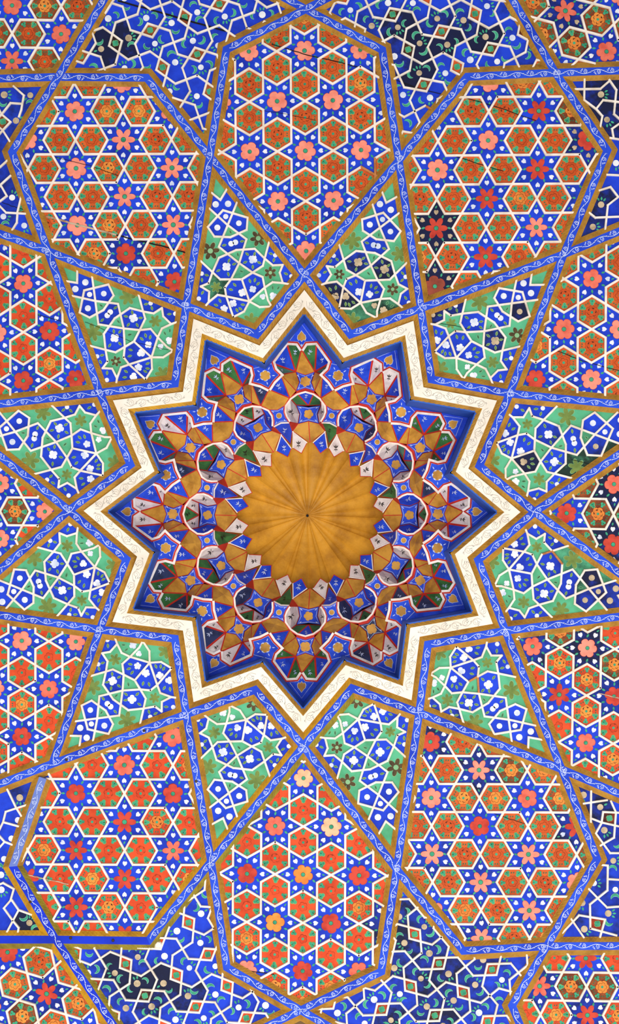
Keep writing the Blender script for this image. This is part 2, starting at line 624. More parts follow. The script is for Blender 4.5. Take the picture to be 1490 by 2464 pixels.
HB = 16.0
outer = [(-420, -420), (1910, -420), (1910, 2884), (-420, 2884)]
vv, regs = cdt_faces([outer, star_off(57)], [])
mb = MB()
for r in regs:
    t = max(r, key=lambda f: area3(*[vv[i] for i in f]))
    c = centroid([vv[i] for i in t])
    if inside(c, star_off(57)) or not inside(c, outer):
        continue
    for f in r:
        mb.flat([vv[i] for i in f], HB, M['ceil'])
        mb.flat([vv[i] for i in f], HB + 12, M['ceil'])
tag(mb.build('ceiling'), kind='structure')

# ------------------------------------------------------------------ white star moulding and blue fascia around the opening
sm = empty('star_moulding', W(735, 1232, 3), 'white twelve-pointed star moulding with fine black scrollwork around the dome opening', 'moulding')
fb = empty('star_fascia', W(735, 1232, 60), 'plain blue upright boards lining the star-shaped opening', 'fascia')
o23, o47, o59 = star_off(22.0), star_off(47.0), star_off(59.5)
n = 24
for i in range(n):
    j = (i + 1) % n
    mb = MB()
    mb.prism([o23[i], o23[j], o47[j], o47[i]], 3.0, 12, M['frame'])
    p = mb.build('moulding_board', sm)
    s = MB()
    mid = star_off(34.5)
    scroll(s, [mid[i], mid[j]], 2.5, M['ink'], M['inkd'], 7.4, 27.0, 8.2, 0.6, start=9)
    s.build('painted_scroll', p)
    e = MB()
    dogtooth(e, [o47[i], o47[j]], [o59[i], o59[j]], 3.4, 11, M['goldy'] if i in (22, 20, 21) else M['gold'], 12.5)
    e.build('gilded_edge', p)

# muqarnas frame of reference: sector k has its axis towards the star point at 90-30k degrees
MCX, MCY = 735.0, 1237.0
TIPF = [.968, .962, .960, .958, .962, .962, .964, .966, .966, .966, .978, .975]   # how far the springing stands in from the ceiling edge, per point
def base(q):
    p = o59[q]
    f = TIPF[q // 2] if q % 2 == 0 else (TIPF[q // 2] + TIPF[(q // 2 + 1) % 12]) / 2
    return (735 + (p[0] - 735) * f, 1235 + (p[1] - 1232) * f)
h0, h1, h2, h3 = 110.0, 174.0, 246.0, 296.0
def pol(r, th, k):
    a = math.radians(90 - 30 * k + th)
    return (MCX + r * math.cos(a), MCY - r * math.sin(a))
def polh(r, th, k, h):
    # the tiers of the vault were built slightly off the centre of the star, each a little further to one side
    if h < h1:
        f = min(1.0, (h1 - h) / (h1 - h0))
        x, y = pol(r * (1 + .02 * f), th, k)
        return (x - 9 * f, y - 6 * f)
    f = (h - h1) / (h3 - h1)
    x, y = pol(r, th, k)
    return (x + 13 * f, y + 4 * f)
for i in range(n):
    j = (i + 1) % n
    mb = MB()
    a, b = W(*o59[i], 9), W(*o59[j], 9)
    c, d = W(*base(j), h0 + 4), W(*base(i), h0 + 4)
    u = (b - a).normalized()
    nrm = Vector((-u.y, u.x, 0)) * (0.016 * (1 if SG < 0 else -1))
    mb.face([a, b, c, d], M['fascia'])
    mb.face([a + nrm, b + nrm, c + nrm, d + nrm], M['fascia'])
    mb.face([a, b, b + nrm, a + nrm], M['fascia'])
    mb.build('fascia_board', fb)

# ------------------------------------------------------------------ blackened patches of old paint (x, y, radius, strength)
SOOT = [(240, 95, 45, .9), (300, 115, 45, .85), (240, 140, 40, .9), (960, 50, 60, .8), (1000, 125, 60, .95), (1045, 60, 45, .55),
        (1080, 110, 40, .95), (1120, 55, 45, .6), (1175, 85, 50, .95), (1265, 50, 60, .6), (1262, 120, 50, .5), (1000, 175, 45, .9), (945, 190, 40, .6), (930, 80, 60, .8),
        (1051, 540, 45, .95), (1050, 665, 45, .9), (1080, 290, 32, .5), (1425, 355, 45, .6), (1070, 445, 28, .6), (1390, 480, 30, .6),
        (1450, 1160, 120, .85), (1480, 1310, 110, .8), (1380, 1300, 40, .4), (1390, 1545, 70, .75), (1275, 1550, 55, .6), (1300, 1690, 45, .7), (1465, 1640, 70, .6), (1480, 1880, 60, .4),
        (1060, 1800, 50, .75), (1150, 1875, 60, .6), (1295, 1900, 50, .4), (1030, 2050, 55, .35), (1295, 2225, 60, .4), (1160, 2130, 60, .35), (1160, 2255, 60, .4),
        (265, 2350, 55, .95), (360, 2355, 70, 1.0), (400, 2400, 60, 1.0), (470, 2390, 40, .7), (290, 2400, 40, .8),
        (800, 700, 34, .7), (832, 725, 30, .9), (905, 740, 45, .7), (860, 632, 30, .6), (920, 645, 36, .75), (780, 720, 40, .8),
        (660, 440, 22, .9), (872, 398, 34, .95), (835, 442, 26, .7), (290, 290, 42, .95), (302, 640, 36, .95), (182, 430, 28, .45),
        (1320, 1020, 26, .95), (1262, 1118, 34, .9), (1395, 1030, 40, .6), (1425, 1390, 34, .85), (1410, 1425, 34, .7), (1465, 1420, 40, .7),
        (1058, 762, 32, .9), (1196, 735, 26, .85), (1200, 805, 28, .9), (1265, 745, 30, .8), (1060, 1700, 30, .5),
        (30, 250, 70, .85), (55, 300, 40, .9), (20, 330, 40, .7), (55, 1920, 40, .9), (20, 1930, 40, .5), (65, 2222, 30, .95), (15, 2205, 30, .9), (20, 2010, 50, .4),
        (1420, 250, 70, .9), (1470, 220, 80, .7), (1460, 460, 60, .75), (1430, 530, 50, .8), (1480, 330, 60, .6),
        (1430, 1950, 90, .7), (1470, 2080, 90, .55), (1440, 2200, 90, .55), (140, 120, 40, .7), (140, 20, 40, .6), (20, 80, 30, .4),
        (1380, 60, 110, .6), (1470, 160, 60, .5), (30, 2440, 90, .5), (110, 2380, 60, .5), (1420, 2420, 110, .5), (1310, 2400, 40, .9),
        (960, 2220, 50, .7), (960, 2290, 50, .9), (1010, 2350, 50, .7), (1060, 2300, 45, .6), (1110, 2400, 90, .5), (1000, 2420, 60, .5), (1200, 2330, 60, .4), (930, 2250, 40, .7),
        (1040, 2260, 60, .6), (990, 2330, 60, .8), (1080, 2360, 60, .7), (1150, 2340, 50, .6), (1060, 2440, 60, .7), (960, 2440, 60, .7), (1330, 1905, 40, .4), (1385, 2000, 40, .6), (1090, 1930, 40, .5), (1230, 1850, 40, .7), (310, 1800, 20, .3), (30, 1235, 60, .5), (590, 640, 26, .5), (680, 590, 30, .5), (510, 690, 30, .6), (845, 455, 25, .6)]
def soot(p):
    s = 0
    for x, y, r, k in SOOT:
        d = math.hypot(p[0] - x, p[1] - y) / r
        if d < 1:
            s = max(s, k * min(1, 1.5 * (1 - d) + 0.2))
    return s
BARE = [(1329, 1337), (1147, 1638), (1227, 153), (1033, 250), (900, 430)]

class Panel:
    def __init__(self, name, poly, label, cat, group, extra=()):
        self.poly = poly
        c = centroid(poly)
        self.c = c
        self.root = empty(name, W(c[0], c[1], HP), label, cat, group)
        mb = MB()
        mb.face([W(x, y, HP + 4) for x, y in poly], M['board'])
        mb.build('backing_board', self.root)
        self.segs = []
        self.tiles = []
    def vis(self, p, m=14):
        return inside(p, self.poly) and edgedist(p, self.poly) > m and in_view(p, 30)
    def strips(self, segs, w=5.6):
        k = 0
        self.raw = segs
        for a, b in segs:
            for p, q in clip(a, b, self.poly):
                self.segs.append((p, q))
                if math.hypot(p[0] - q[0], p[1] - q[1]) < 5:
                    continue
                pts = [lerp(p, q, t) for t in (0, .25, .5, .75, 1)]
                if all(edgedist(x, self.poly) < 19 for x in pts) or not any(in_view(x, 60) for x in pts):
                    continue
                k += 1
                u = unit(p, q)
                nx, ny = -u[1], u[0]
                ex = 2.2
                p2, q2 = (p[0] - u[0] * ex, p[1] - u[1] * ex), (q[0] + u[0] * ex, q[1] + u[1] * ex)
                hf = 4.6 + 0.12 * (k % 5)
                mt = M['white']
                mid = lerp(p, q, .5)
                if any(math.hypot(mid[0] - x, mid[1] - y) < 15 for x, y in BARE):
                    mt = M['bare']
                ww = w / 2
                wt = ww * 0.78
                def at(pt, s, e, hh):
                    return W(pt[0] + nx * s + u[0] * e, pt[1] + ny * s + u[1] * e, hh)
                tA, tB, tC, tD = at(p2, wt, 0.8, hf), at(q2, wt, -0.8, hf), at(q2, -wt, -0.8, hf), at(p2, -wt, 0.8, hf)
                sA, sB, sC, sD = at(p2, ww, 0, hf + 1.3), at(q2, ww, 0, hf + 1.3), at(q2, -ww, 0, hf + 1.3), at(p2, -ww, 0, hf + 1.3)
                up = Vector((0, 0, (HP + 1 - hf) * S))
                mb = MB()
                mb.face([tA, tB, tC, tD], mt)
                for (a1, b1, a2, b2) in ((tA, tB, sA, sB), (tB, tC, sB, sC), (tC, tD, sC, sD), (tD, tA, sD, sA)):
                    mb.face([a1, b1, b2, a2], mt)
                    mb.face([a2, b2, b2 + up, a2 + up], mt)
                o = mb.build('lattice_strip', self.root)
                sv = soot(mid) * 0.25
                o.color = (sv, sv, sv, 1)
    def cut(self, classify):
        """tiles between the strips; classify(point) -> (name, material)"""
        ext = []
        raw = [sg for sg in self.raw if inside(sg[0], self.poly) or inside(sg[1], self.poly) or inside(lerp(sg[0], sg[1], .5), self.poly) or clip(sg[0], sg[1], self.poly)]
        for si, (a, b) in enumerate(raw):
            for p, q in ((a, b), (b, a)):
                if edgedist(p, self.poly) < 1 or edgedist(p, self.poly) > 48:
                    continue
                if not inside(p, self.poly) or any(segdist(p, u, v) < 4 for sj, (u, v) in enumerate(raw) if sj != si):
                    continue
                d = unit(q, p)
                far = (p[0] + d[0] * 62, p[1] + d[1] * 62)
                hits = [r[0] for r in (isect(p, far, self.poly[i - 1], self.poly[i]) for i in range(len(self.poly))) if r and 0 < r[0] <= 1 and 0 <= r[1] <= 1]
                if hits:
                    ext.append((p, (p[0] + d[0] * (62 * min(hits) + 6), p[1] + d[1] * (62 * min(hits) + 6))))
        vv, regs = cdt_faces([self.poly], raw + ext)
        for r in regs:
            t = max(r, key=lambda f: area3(*[vv[i] for i in f]))
            rp = centroid([vv[i] for i in t])
            if not inside(rp, self.poly):
                continue
            ar = sum(area3(*[vv[i] for i in f]) for f in r)
            if ar < 1.5 or not any(in_view(vv[i], 70) for f in r for i in f):
                continue
            cen = (sum(area3(*[vv[i] for i in f]) * sum(vv[i][0] for i in f) / 3 for f in r) / ar,
                   sum(area3(*[vv[i] for i in f]) * sum(vv[i][1] for i in f) / 3 for f in r) / ar)
            name, mt, info = classify(rp, cen, ar)
            mb = MB()
            cnt = {}
            for f in r:
                for i in range(3):
                    e = (f[i - 1], f[i])
                    cnt[(min(e), max(e))] = cnt.get((min(e), max(e)), 0) + 1
            dz = random.uniform(-0.25, 0.25)
            for f in r:
                mb.flat([vv[i] for i in f], HP + dz, mt)
            up = Vector((0, 0, 4 * S))
            for (i, j), cc in cnt.items():
                if cc == 1:
                    a, b = W(*vv[i], HP + dz), W(*vv[j], HP + dz)
                    mb.face([a, b, b + up, a + up], mt)
            o = mb.build(name, self.root)
            s = soot(info if info and inside(info, self.poly) else cen)
            if 'hexagon' in name: s = min(s, .4)
            o.color = (s, s, s, 1)
            self.tiles.append((o, [[vv[i] for i in f] for f in r], cen, info, name))
    def tile_at(self, p):
        for t in self.tiles:
            for f in t[1]:
                if inside(p, f):
                    return t
        return None

def ring(c, r, n, ph=0.0):
    return [(c[0] + r * math.cos(ph + 2 * math.pi * i / n), c[1] + r * math.sin(ph + 2 * math.pi * i / n)) for i in range(n)]

def petal(c, ro, ri, n, ph, pointed):
    out = []
    st = 8
    for i in range(n * st):
        t = (i % st) / st
        a = ph + 2 * math.pi * i / (n * st)
        q = abs(math.cos(math.pi * t))           # 1 at the tip of a petal, 0 in the cleft
        f = q ** (1.05 if pointed else 0.55)
        r = ri + (ro - ri) * f
        out.append((c[0] + r * math.cos(a), c[1] + r * math.sin(a)))
    return out

def leafpts(c, l, w, ang):
    ca, sa = math.cos(ang), math.sin(ang)
    out = []
    for x, y in ((-1, 0), (-.5, .8), (.1, 1), (.6, .6), (1, 0), (.6, -.6), (.1, -1), (-.5, -.8)):
        out.append((c[0] + ca * x * l - sa * y * w, c[1] + sa * x * l + ca * y * w))
    return out

def heartpts(c, r, ang):
    ca, sa = math.cos(ang), math.sin(ang)
    out = []
    for x, y in ((-1.1, 0), (-.3, .8), (.5, .95), (1, .5), (.7, 0), (1, -.5), (.5, -.95), (-.3, -.8)):
        out.append((c[0] + ca * x * r - sa * y * r, c[1] + sa * x * r + ca * y * r))
    return out

def trefoil(mb, c, r, ang, h, rim=True):
    for q, hh, mt, k in ((0, h, M['leafp'], 1.35), (1, h - 0.25, M['leaf'], 1.0)):
        if q == 0 and not rim:
            continue
        for da, dd in ((0, .8), (2.2, .75), (-2.2, .75)):
            cc = (c[0] + math.cos(ang + da) * r * dd, c[1] + math.sin(ang + da) * r * dd)
            mb.flat(ring(cc, r * 0.8 * k, 7, ang), hh - 0.05 * abs(da), mt)

# ------------------------------------------------------------------ orange hexagon panels
FLOW = {}
def flower_codes(txt):
    for tok in txt.split():
        x, y, c = tok.split(',')
        FLOW[(float(x), float(y))] = c
flower_codes('308,612,R 417,670,R 298,335,l 300,476,l 414,403,l 418,543,l 1295,269,r 1295,403,r 1171,477,r 1053,544,r 1169,618,r 1407,338,R 1394,463,R '
             '1051,679,B 1292,548,l 1428,680,M 1357,792,M 1285,916,R 1366,1233,R 1478,1166,M 1473,1312,R 1275,1556,M 1346,1671,r 1475,1680,R '
             '1411,1789,M 1478,1883,M 1270,1918,M 1155,1987,R 1154,1853,l 1039,2054,l 1276,2056,l 1161,2123,l 1276,2193,l 1158,2255,l 1378,2000,r 1048,1787,R '
             '734,1876,P 663,1982,M 804,1986,P 597,2096,R 729,2104,O 869,2104,R 665,2214,O 796,2221,R 728,2340,R 857,2345,M 930,2225,R '
             '416,1780,M 299,1841,M 190,1915,R 418,1915,R 300,1978,r 187,2049,r 417,2047,m 300,2115,r 184,2183,r 410,2180,r 305,2240,r 78,1994,r 72,2117,r '
             '117,1658,M 52,1777,R 54,678,M 119,797,R 58,910,R 180,904,R 29,14,M 147,90,M 29,148,m 1361,26,m 1460,124,M 18,2291,R 111,2393,r 1410,2306,r 1299,2371,m 1415,2443,r')

def local_mesh(name, shapes):
    """flat painted shape around the origin, shared between its copies: (points, height in front of the tile, material)"""
    mb = MB()
    k = S * (D + HP) / D
    for pts, lift, mt in shapes:
        mb.face([Vector((x * k, y * k, -lift * S)) for x, y in pts], mt)
    return mb.mesh(name, Vector((0, 0, 0)))
HEART = {}
def put_bud(P, tile, p, ang, kind):
    if kind not in HEART:
        HEART[kind] = local_mesh('bud', [(heartpts((0, 0), 5.9, 0), .5, M[kind])])
    return link('painted_bud', HEART[kind], tile, W(p[0], p[1], HP), ang)

def decorate_hex(P, tile, c, R, ang, style):
    """rosette in the middle, six green leaves and small dashes towards the sides"""
    sty = {'rose': ('line', 'rose'), 'rosel': ('line', 'rosel'), 'red': ('rline', 'rred')}[style]
    mb = MB()
    if inside(c, P.poly) and edgedist(c, P.poly) > 9 and in_view(c, 30):
        if style != 'red':
            mb.flat(petal(c, 0.435 * R, 0.35 * R, 6, ang, False), HP - 0.4, M['rline'])
            mb.flat(petal(c, 0.415 * R, 0.33 * R, 6, ang, False), HP - 0.6, M[sty[1]])
        mb.flat(petal(c, 0.29 * R, 0.20 * R, 5 if random.random() < .5 else 6, ang + .3, False), HP - 0.8, M[sty[0]])
        mb.flat(petal(c, 0.268 * R, 0.178 * R, 5, ang + .3, False), HP - 1.0, M[sty[1]])
        mb.flat(ring(c, 0.085 * R, 8), HP - 1.2, M['leaf'])
        mb.build('painted_rosette', tile)
    lv = MB()
    for i in range(6):
        a = ang + i * math.pi / 3 + random.uniform(-.06, .06)
        rr = 0.63 if style != 'red' else 0.66
        p = (c[0] + rr * R * math.cos(a), c[1] + rr * R * math.sin(a))
        if P.vis(p, 15):
            trefoil(lv, p, (0.115 if style != 'red' else 0.125) * R, a + math.pi, HP - 0.5, random.random() < .5)
        if style == 'red':
            continue
        for da in (0.42, 0.66):
            p = (c[0] + 0.6 * R * math.cos(a + da), c[1] + 0.6 * R * math.sin(a + da))
            if P.vis(p, 16):
                lv.flat(leafpts(p, 0.06 * R, 0.04 * R, a + da + .6), HP - 0.5, M['leafd'])
    o = lv.build('painted_leaves', tile)
    if o: o['kind'] = 'stuff'

def decorate_star(P, tile, c, a, ang, code):
    up = code.upper()
    pointed = code.islower()
    mb = MB()
    if inside(c, P.poly) and edgedist(c, P.poly) > 4 and in_view(c, 40):
        r = 0.178 * a * random.uniform(.94, 1.05)
        mt = M['f' + up]
        ri = r * (.52 if pointed else .74)
        if pointed: r *= 1.12
        ph = ang + (math.pi / 6 if pointed else random.uniform(-.2, .4))
        n = 6 if pointed or random.random() < .7 else 5
        mb.flat(petal(c, r + .9, ri + .9, n, ph, pointed), HP - 0.5, M['outl'])
        mb.flat(petal(c, r, ri, n, ph, pointed), HP - 0.8, mt)
        mb.flat(ring(c, r * 0.23, 10), HP - 1.1, M['line'])
        mb.flat(ring(c, r * 0.2, 10), HP - 1.3, M['leaf'])
        mb.build('painted_flower', tile)
    lv = MB()
    s = soot(c)
    bm = 'tan' if s > 0.45 and c[0] > 500 and c[1] < 700 else 'bud'
    for i in range(6):
        t = ang + i * math.pi / 3
        for rr, dt, kind in ((0.272, 0, 'b'), (0.225, math.pi / 6, 'l'), (0.365, 0, 's')):
            p = (c[0] + rr * a * math.cos(t + dt), c[1] + rr * a * math.sin(t + dt))
            if not P.vis(p, 17):
                continue
            if kind == 'b':
                o = put_bud(P, tile, p, t + random.uniform(-.2, .2), bm)
                o.color = (s * .3, s * .3, s * .3, 1)
            elif kind == 'l':
                lv.flat(leafpts(p, 5.0, 2.5, t + dt + random.uniform(-.5, .5)), HP - 0.6, M['leaf'])
            else:
                lv.flat(leafpts(p, 4.2, 2.0, t + random.uniform(-.5, .5)), HP - 0.7, M['leaf'])
    o = lv.build('painted_leaves', tile)
    if o: o['kind'] = 'stuff'

def hex_panel(name_pos, poly, org, e1, e2, hexmat='orange', rosemat='rose'):
    P = Panel('hexagon_coffer', poly, name_pos, 'ceiling panel', 'panels of orange hexagons and blue stars')
    # e1, e2: two lattice vectors 60 degrees apart
    a = (math.hypot(*e1) + math.hypot(*e2)) / 2
    stars = {}
    for i in range(-7, 8):
        for j in range(-7, 8):
            p = (org[0] + i * e1[0] + j * e2[0], org[1] + i * e1[1] + j * e2[1])
            if -200 < p[0] < 1690 and -200 < p[1] < 2664 and (inside(p, poly) or edgedist(p, poly) < 160):
                stars[(i, j)] = p
    def st(i, j):
        return (org[0] + i * e1[0] + j * e2[0], org[1] + i * e1[1] + j * e2[1])
    def cen(*q):
        return (sum(p[0] for p in q) / 3, sum(p[1] for p in q) / 3)
    hexes, segs = [], []
    for (i, j) in stars:
        s = st(i, j)
        hexes.append(cen(s, st(i + 1, j), st(i, j + 1)))
        hexes.append(cen(s, st(i + 1, j), st(i + 1, j - 1)))
        for (di, dj), (ai, aj), (bi, bj) in (((1, 0), (0, 1), (1, -1)), ((0, 1), (1, 0), (-1, 1)), ((1, -1), (1, 0), (0, -1))):
            nb = st(i + di, j + dj)
            hA, hB = cen(s, nb, st(i + ai, j + aj)), cen(s, nb, st(i + bi, j + bj))
            mid = lambda u, v: lerp(u, v, .5)
            segs.append((mid(hA, s), mid(hB, nb)))
            segs.append((mid(hA, nb), mid(hB, s)))
    P.strips(segs)
    R = a / (2 * math.sqrt(3))
    angs = math.atan2(e1[1], e1[0])          # tips of the stars point along e1
    hang = angs + math.pi / 2                # corners of the hexagons
    def classify(rp, cn, ar):
        h = min(hexes, key=lambda q: (q[0] - rp[0]) ** 2 + (q[1] - rp[1]) ** 2)
        s = min(stars.values(), key=lambda q: (q[0] - rp[0]) ** 2 + (q[1] - rp[1]) ** 2)
        dx, dy = rp[0] - h[0], rp[1] - h[1]
        ap = R * math.cos(math.pi / 6)
        isx = max(abs(dx * math.cos(hang + math.pi / 6 + k * math.pi / 3) + dy * math.sin(hang + math.pi / 6 + k * math.pi / 3)) for k in range(3)) < ap
        if isx:
            mt = M[hexmat]
            if soot(h) > .35: mt = M['brown']
            return 'hexagon_tile', mt, h
        return 'star_tile', M['blue'], s
    P.cut(classify)
    seen = set()
    P.tiles.sort(key=lambda t: -sum(area3(*f) for f in t[1]))
    for (o, tris, cn, info, nm) in P.tiles:
        if nm == 'hexagon_tile':
            if info in seen:
                continue
            seen.add(info)
            decorate_hex(P, o, info, R, hang, 'rosel' if (soot(info) > .25 or random.random() < .14) else ('red' if hexmat == 'red' else 'rose'))
        else:
            if info in seen:
                continue
            seen.add(info)
            k = min(FLOW, key=lambda q: (q[0] - info[0]) ** 2 + (q[1] - info[1]) ** 2)
            code = FLOW[k] if math.hypot(k[0] - info[0], k[1] - info[1]) < 45 else 'L'
            decorate_star(P, o, info, a, angs, code)
    return P

HXP = [
    ('hexagon panel above the twelve o\'clock star point, with salmon flowers', [T[90], O[75], Pb, Q[90], Pa, O[105]], (735, 363), (134, -2), (68, 119.5), 'orange'),
    ('hexagon panel beyond the one o\'clock star point, with sooty hexagons', [T[60], O[45], Pd, Q[60], Pc, O[75]], (1172, 478), (122, -71), (119, 69), 'orange'),
    ('hexagon panel at the right edge beyond the two o\'clock star point', [T[30], (1560, 980), (1560, 528), O[45]], (1357.5, 792), (134, 0), (66, 121), 'orange'),
    ('blackened hexagon panel at the right edge beyond the three o\'clock star point', [T[0], (1560, 1046), (1560, 1430)], (1364, 1235), (114, -70), (112, 75), 'red'),
    ('hexagon panel at the right edge beyond the four o\'clock star point', [T[330], (1560, 1475), (1560, 1940), O[315]], (1346, 1671.5), (132, 4), (64, 116), 'red'),
    ('hexagon panel beyond the five o\'clock star point, with pale speckled blue', [T[300], O[285], Pi, Q[300], Pj, O[315]], (1155, 1988), (117, 68), (2, 135), 'orange'),
    ('hexagon panel below the six o\'clock star point, with orange and peach flowers', [T[270], O[255], Ph, Q[270], Pg, O[285]], (729.5, 2104.6), (135, 2), (67, 117), 'red'),
    ('hexagon panel beyond the seven o\'clock star point, with dark red flowers', [T[240], O[225], Pl, Q[240], Pk, O[255]], (299.7, 1978), (117, 69), (.5, 137), 'red'),
    ('hexagon panel at the left edge beyond the eight o\'clock star point', [T[210], O[225], (-70, 1913), (-70, 1470)], (117.5, 1658), (130, 2), (65, 116), 'red'),
    ('small pointed hexagon panel at the left edge beyond the nine o\'clock star point', [T[180], (-70, 1042), (-70, 1431)], (108, 1231), (-108, -68), (-108, 66), 'red'),
    ('hexagon panel at the left edge beyond the ten o\'clock star point', [T[150], (-70, 980), (-70, 537), O[135]], (119, 797), (126, -4), (63, 115), 'red'),
    ('hexagon panel beyond the eleven o\'clock star point, with a filled crack', [T[120], O[105], Pe, Q[120], Pf, O[135]], (300, 473), (117, 68), (3, 137), 'orange'),
    ('corner hexagon panel at the top left of the ceiling', [Q[120], (291, -70), (-70, -70), (-70, 191)], (29, 147), (118, -65), (0, -134), 'brown'),
    ('corner hexagon panel at the top right of the ceiling', [Q[60], (1194, -70), (1560, -70), (1560, 167)], (1361, 26), (99, 98), (135, -36), 'brown'),
    ('corner hexagon panel at the bottom left of the ceiling', [Q[240], (318, 2534), (-70, 2534), (-70, 2261)], (18, 2291.5), (94, 100), (134, -31), 'orange'),
    ('corner hexagon panel at the bottom right of the ceiling', [Q[300], Pm, (1279, 2534), (1560, 2534), (1560, 2276)], (1410, 2306), (111, -67), (115, 70), 'red'),
]
CRACKS = [  # (points, width, filler)
    ([(654, 106), (730, 130), (820, 150), (906, 174)], 2.2, 0), ([(625, 265), (690, 275), (760, 290)], 1.0, 0),
    ([(130, 377), (215, 398), (290, 425)], 1.2, 0), ([(110, 520), (170, 537), (225, 551), (283, 566)], 4.5, 1), ([(280, 566), (330, 578), (400, 594), (460, 612)], 3.2, 0),
    ([(1105, 232), (1180, 252), (1290, 290)], 1.8, 0), ([(1085, 372), (1150, 394), (1212, 412)], 1.8, 0),
    ([(284, 2), (380, 28), (470, 55), (545, 75)], 4.0, 0), ([(945, 190), (1000, 210), (1068, 228)], 1.8, 0),
    ([(90, 757), (130, 768), (160, 778)], 1.4, 0), ([(205, 775), (250, 793), (315, 822), (405, 842)], 1.0, 0),
    ([(1330, 840), (1400, 868), (1490, 892)], 1.6, 0), ([(1045, 776), (1090, 783), (1130, 792)], 1.2, 0),
    ([(5, 487), (30, 496), (60, 506)], 1.4, 0), ([(60, 2104), (95, 2112), (165, 2128)], 2.6, 1),
    ([(1190, 1958), (1230, 1972), (1275, 1985)], 1.2, 0), ([(550, 2322), (600, 2336), (660, 2345)], 2.0, 0), ([(1440, 1668), (1490, 1680)], 2.4, 1),
    ([(1375, 1106), (1440, 1122)], 1.2, 0), ([(780, 700), (812, 712)], 1.4, 0)]
PANELS = []
for lab, poly, org, e1, e2, hm in HXP:
    PANELS.append(hex_panel(lab, poly, org, e1, e2, hm))

# ------------------------------------------------------------------ green panels between them: one hand-laid layout fitted to each four-sided field
GZ = 300 / 1490.0
def gz(x, y):
    return (130 + x * GZ, 620 + y * GZ)
GSEG = [(278, 120, 275, 300), (275, 300, 100, 272),
        (455, 225, 530, 795), (205, 452, 487, 515), (487, 515, 765, 550), (360, 390, 650, 318), (360, 390, 305, 655),
        (650, 318, 712, 450), (712, 450, 590, 625), (305, 655, 425, 715), (425, 715, 590, 625),
        (765, 550, 832, 845), (832, 845, 845, 1065), (845, 1065, 832, 1190), (530, 795, 832, 845), (832, 845, 1025, 864), (1025, 864, 1155, 850),
        (595, 910, 725, 725), (725, 725, 905, 600), (905, 600, 1065, 642), (1065, 642, 1190, 665),
        (1012, 445, 1065, 642), (1065, 642, 1090, 730), (1090, 730, 1025, 864), (1025, 864, 955, 1000),
        (595, 910, 615, 1100), (615, 1100, 640, 1240), (430, 1052, 615, 1100), (615, 1100, 735, 1130), (735, 1130, 845, 1065), (845, 1065, 955, 1000),
        (1190, 665, 1290, 600), (1290, 600, 1305, 700), (1305, 700, 1400, 792), (1480, 765, 1400, 792), (1400, 792, 1290, 845), (1290, 845, 1240, 950), (1240, 950, 1165, 1190),
        (1155, 850, 1240, 950), (1240, 950, 1350, 1065), (1350, 1065, 1420, 1108),
        (640, 1240, 580, 1320), (580, 1320, 695, 1325), (695, 1325, 752, 1440), (745, 1490, 752, 1440), (752, 1440, 800, 1310), (800, 1310, 897, 1275), (897, 1275, 1165, 1190),
        (832, 1190, 897, 1275), (897, 1275, 1095, 1455), (955, 1000, 1165, 1190),
        (1165, 1190, 1305, 1190), (1305, 1190, 1430, 1110), (1165, 1190, 1172, 1330), (1172, 1330, 1095, 1455), (1095, 1455, 1085, 1480)]
GGREEN = [(200, 200), (860, 480), (440, 880), (1210, 760), (740, 1220), (560, 570), (775, 770), (900, 920), (1290, 1330)]
GFLOW = [(375, 295, 8, 'd'), (255, 375, 8, 'd'), (425, 440, 6.5, 'd'), (595, 430, 7, 'd'), (405, 605, 7.5, 'd'), (637, 690, 7, 'd'), (672, 650, 7, 'd'),
         (950, 722, 10.5, 'f'), (725, 960, 10.5, 'f'), (1128, 1040, 8.5, 'h'), (1040, 1140, 9.5, 'h'), (1380, 990, 9, 'h'), (1275, 1060, 7, 'h'),
         (1010, 1310, 9, 'h'), (950, 1420, 9, 'h'), (1155, 545, 5.5, 'd'), (1450, 670, 5.5, 'd'), (515, 1180, 5.5, 'd'), (632, 1462, 5.5, 'd')]
GLEAF = [(735, 598), (575, 748), (860, 702), (1035, 720), (888, 802), (995, 806), (935, 655), (715, 880), (788, 885), (665, 1050), (788, 1028),
         (1048, 970), (1095, 930), (1150, 950), (915, 1102), (905, 1176), (1325, 905), (1385, 872), (1120, 1265), (1120, 1325), (1092, 1360),
         (860, 1360), (845, 1430), (1100, 555), (1170, 604), (1378, 675), (575, 1166), (555, 1246), (635, 1376), (770, 765), (905, 920), (562, 572)]
GOLI = [(880, 470, 20), (470, 890, 22), (1300, 1390, 19), (1210, 760, 15), (740, 1238, 13)]

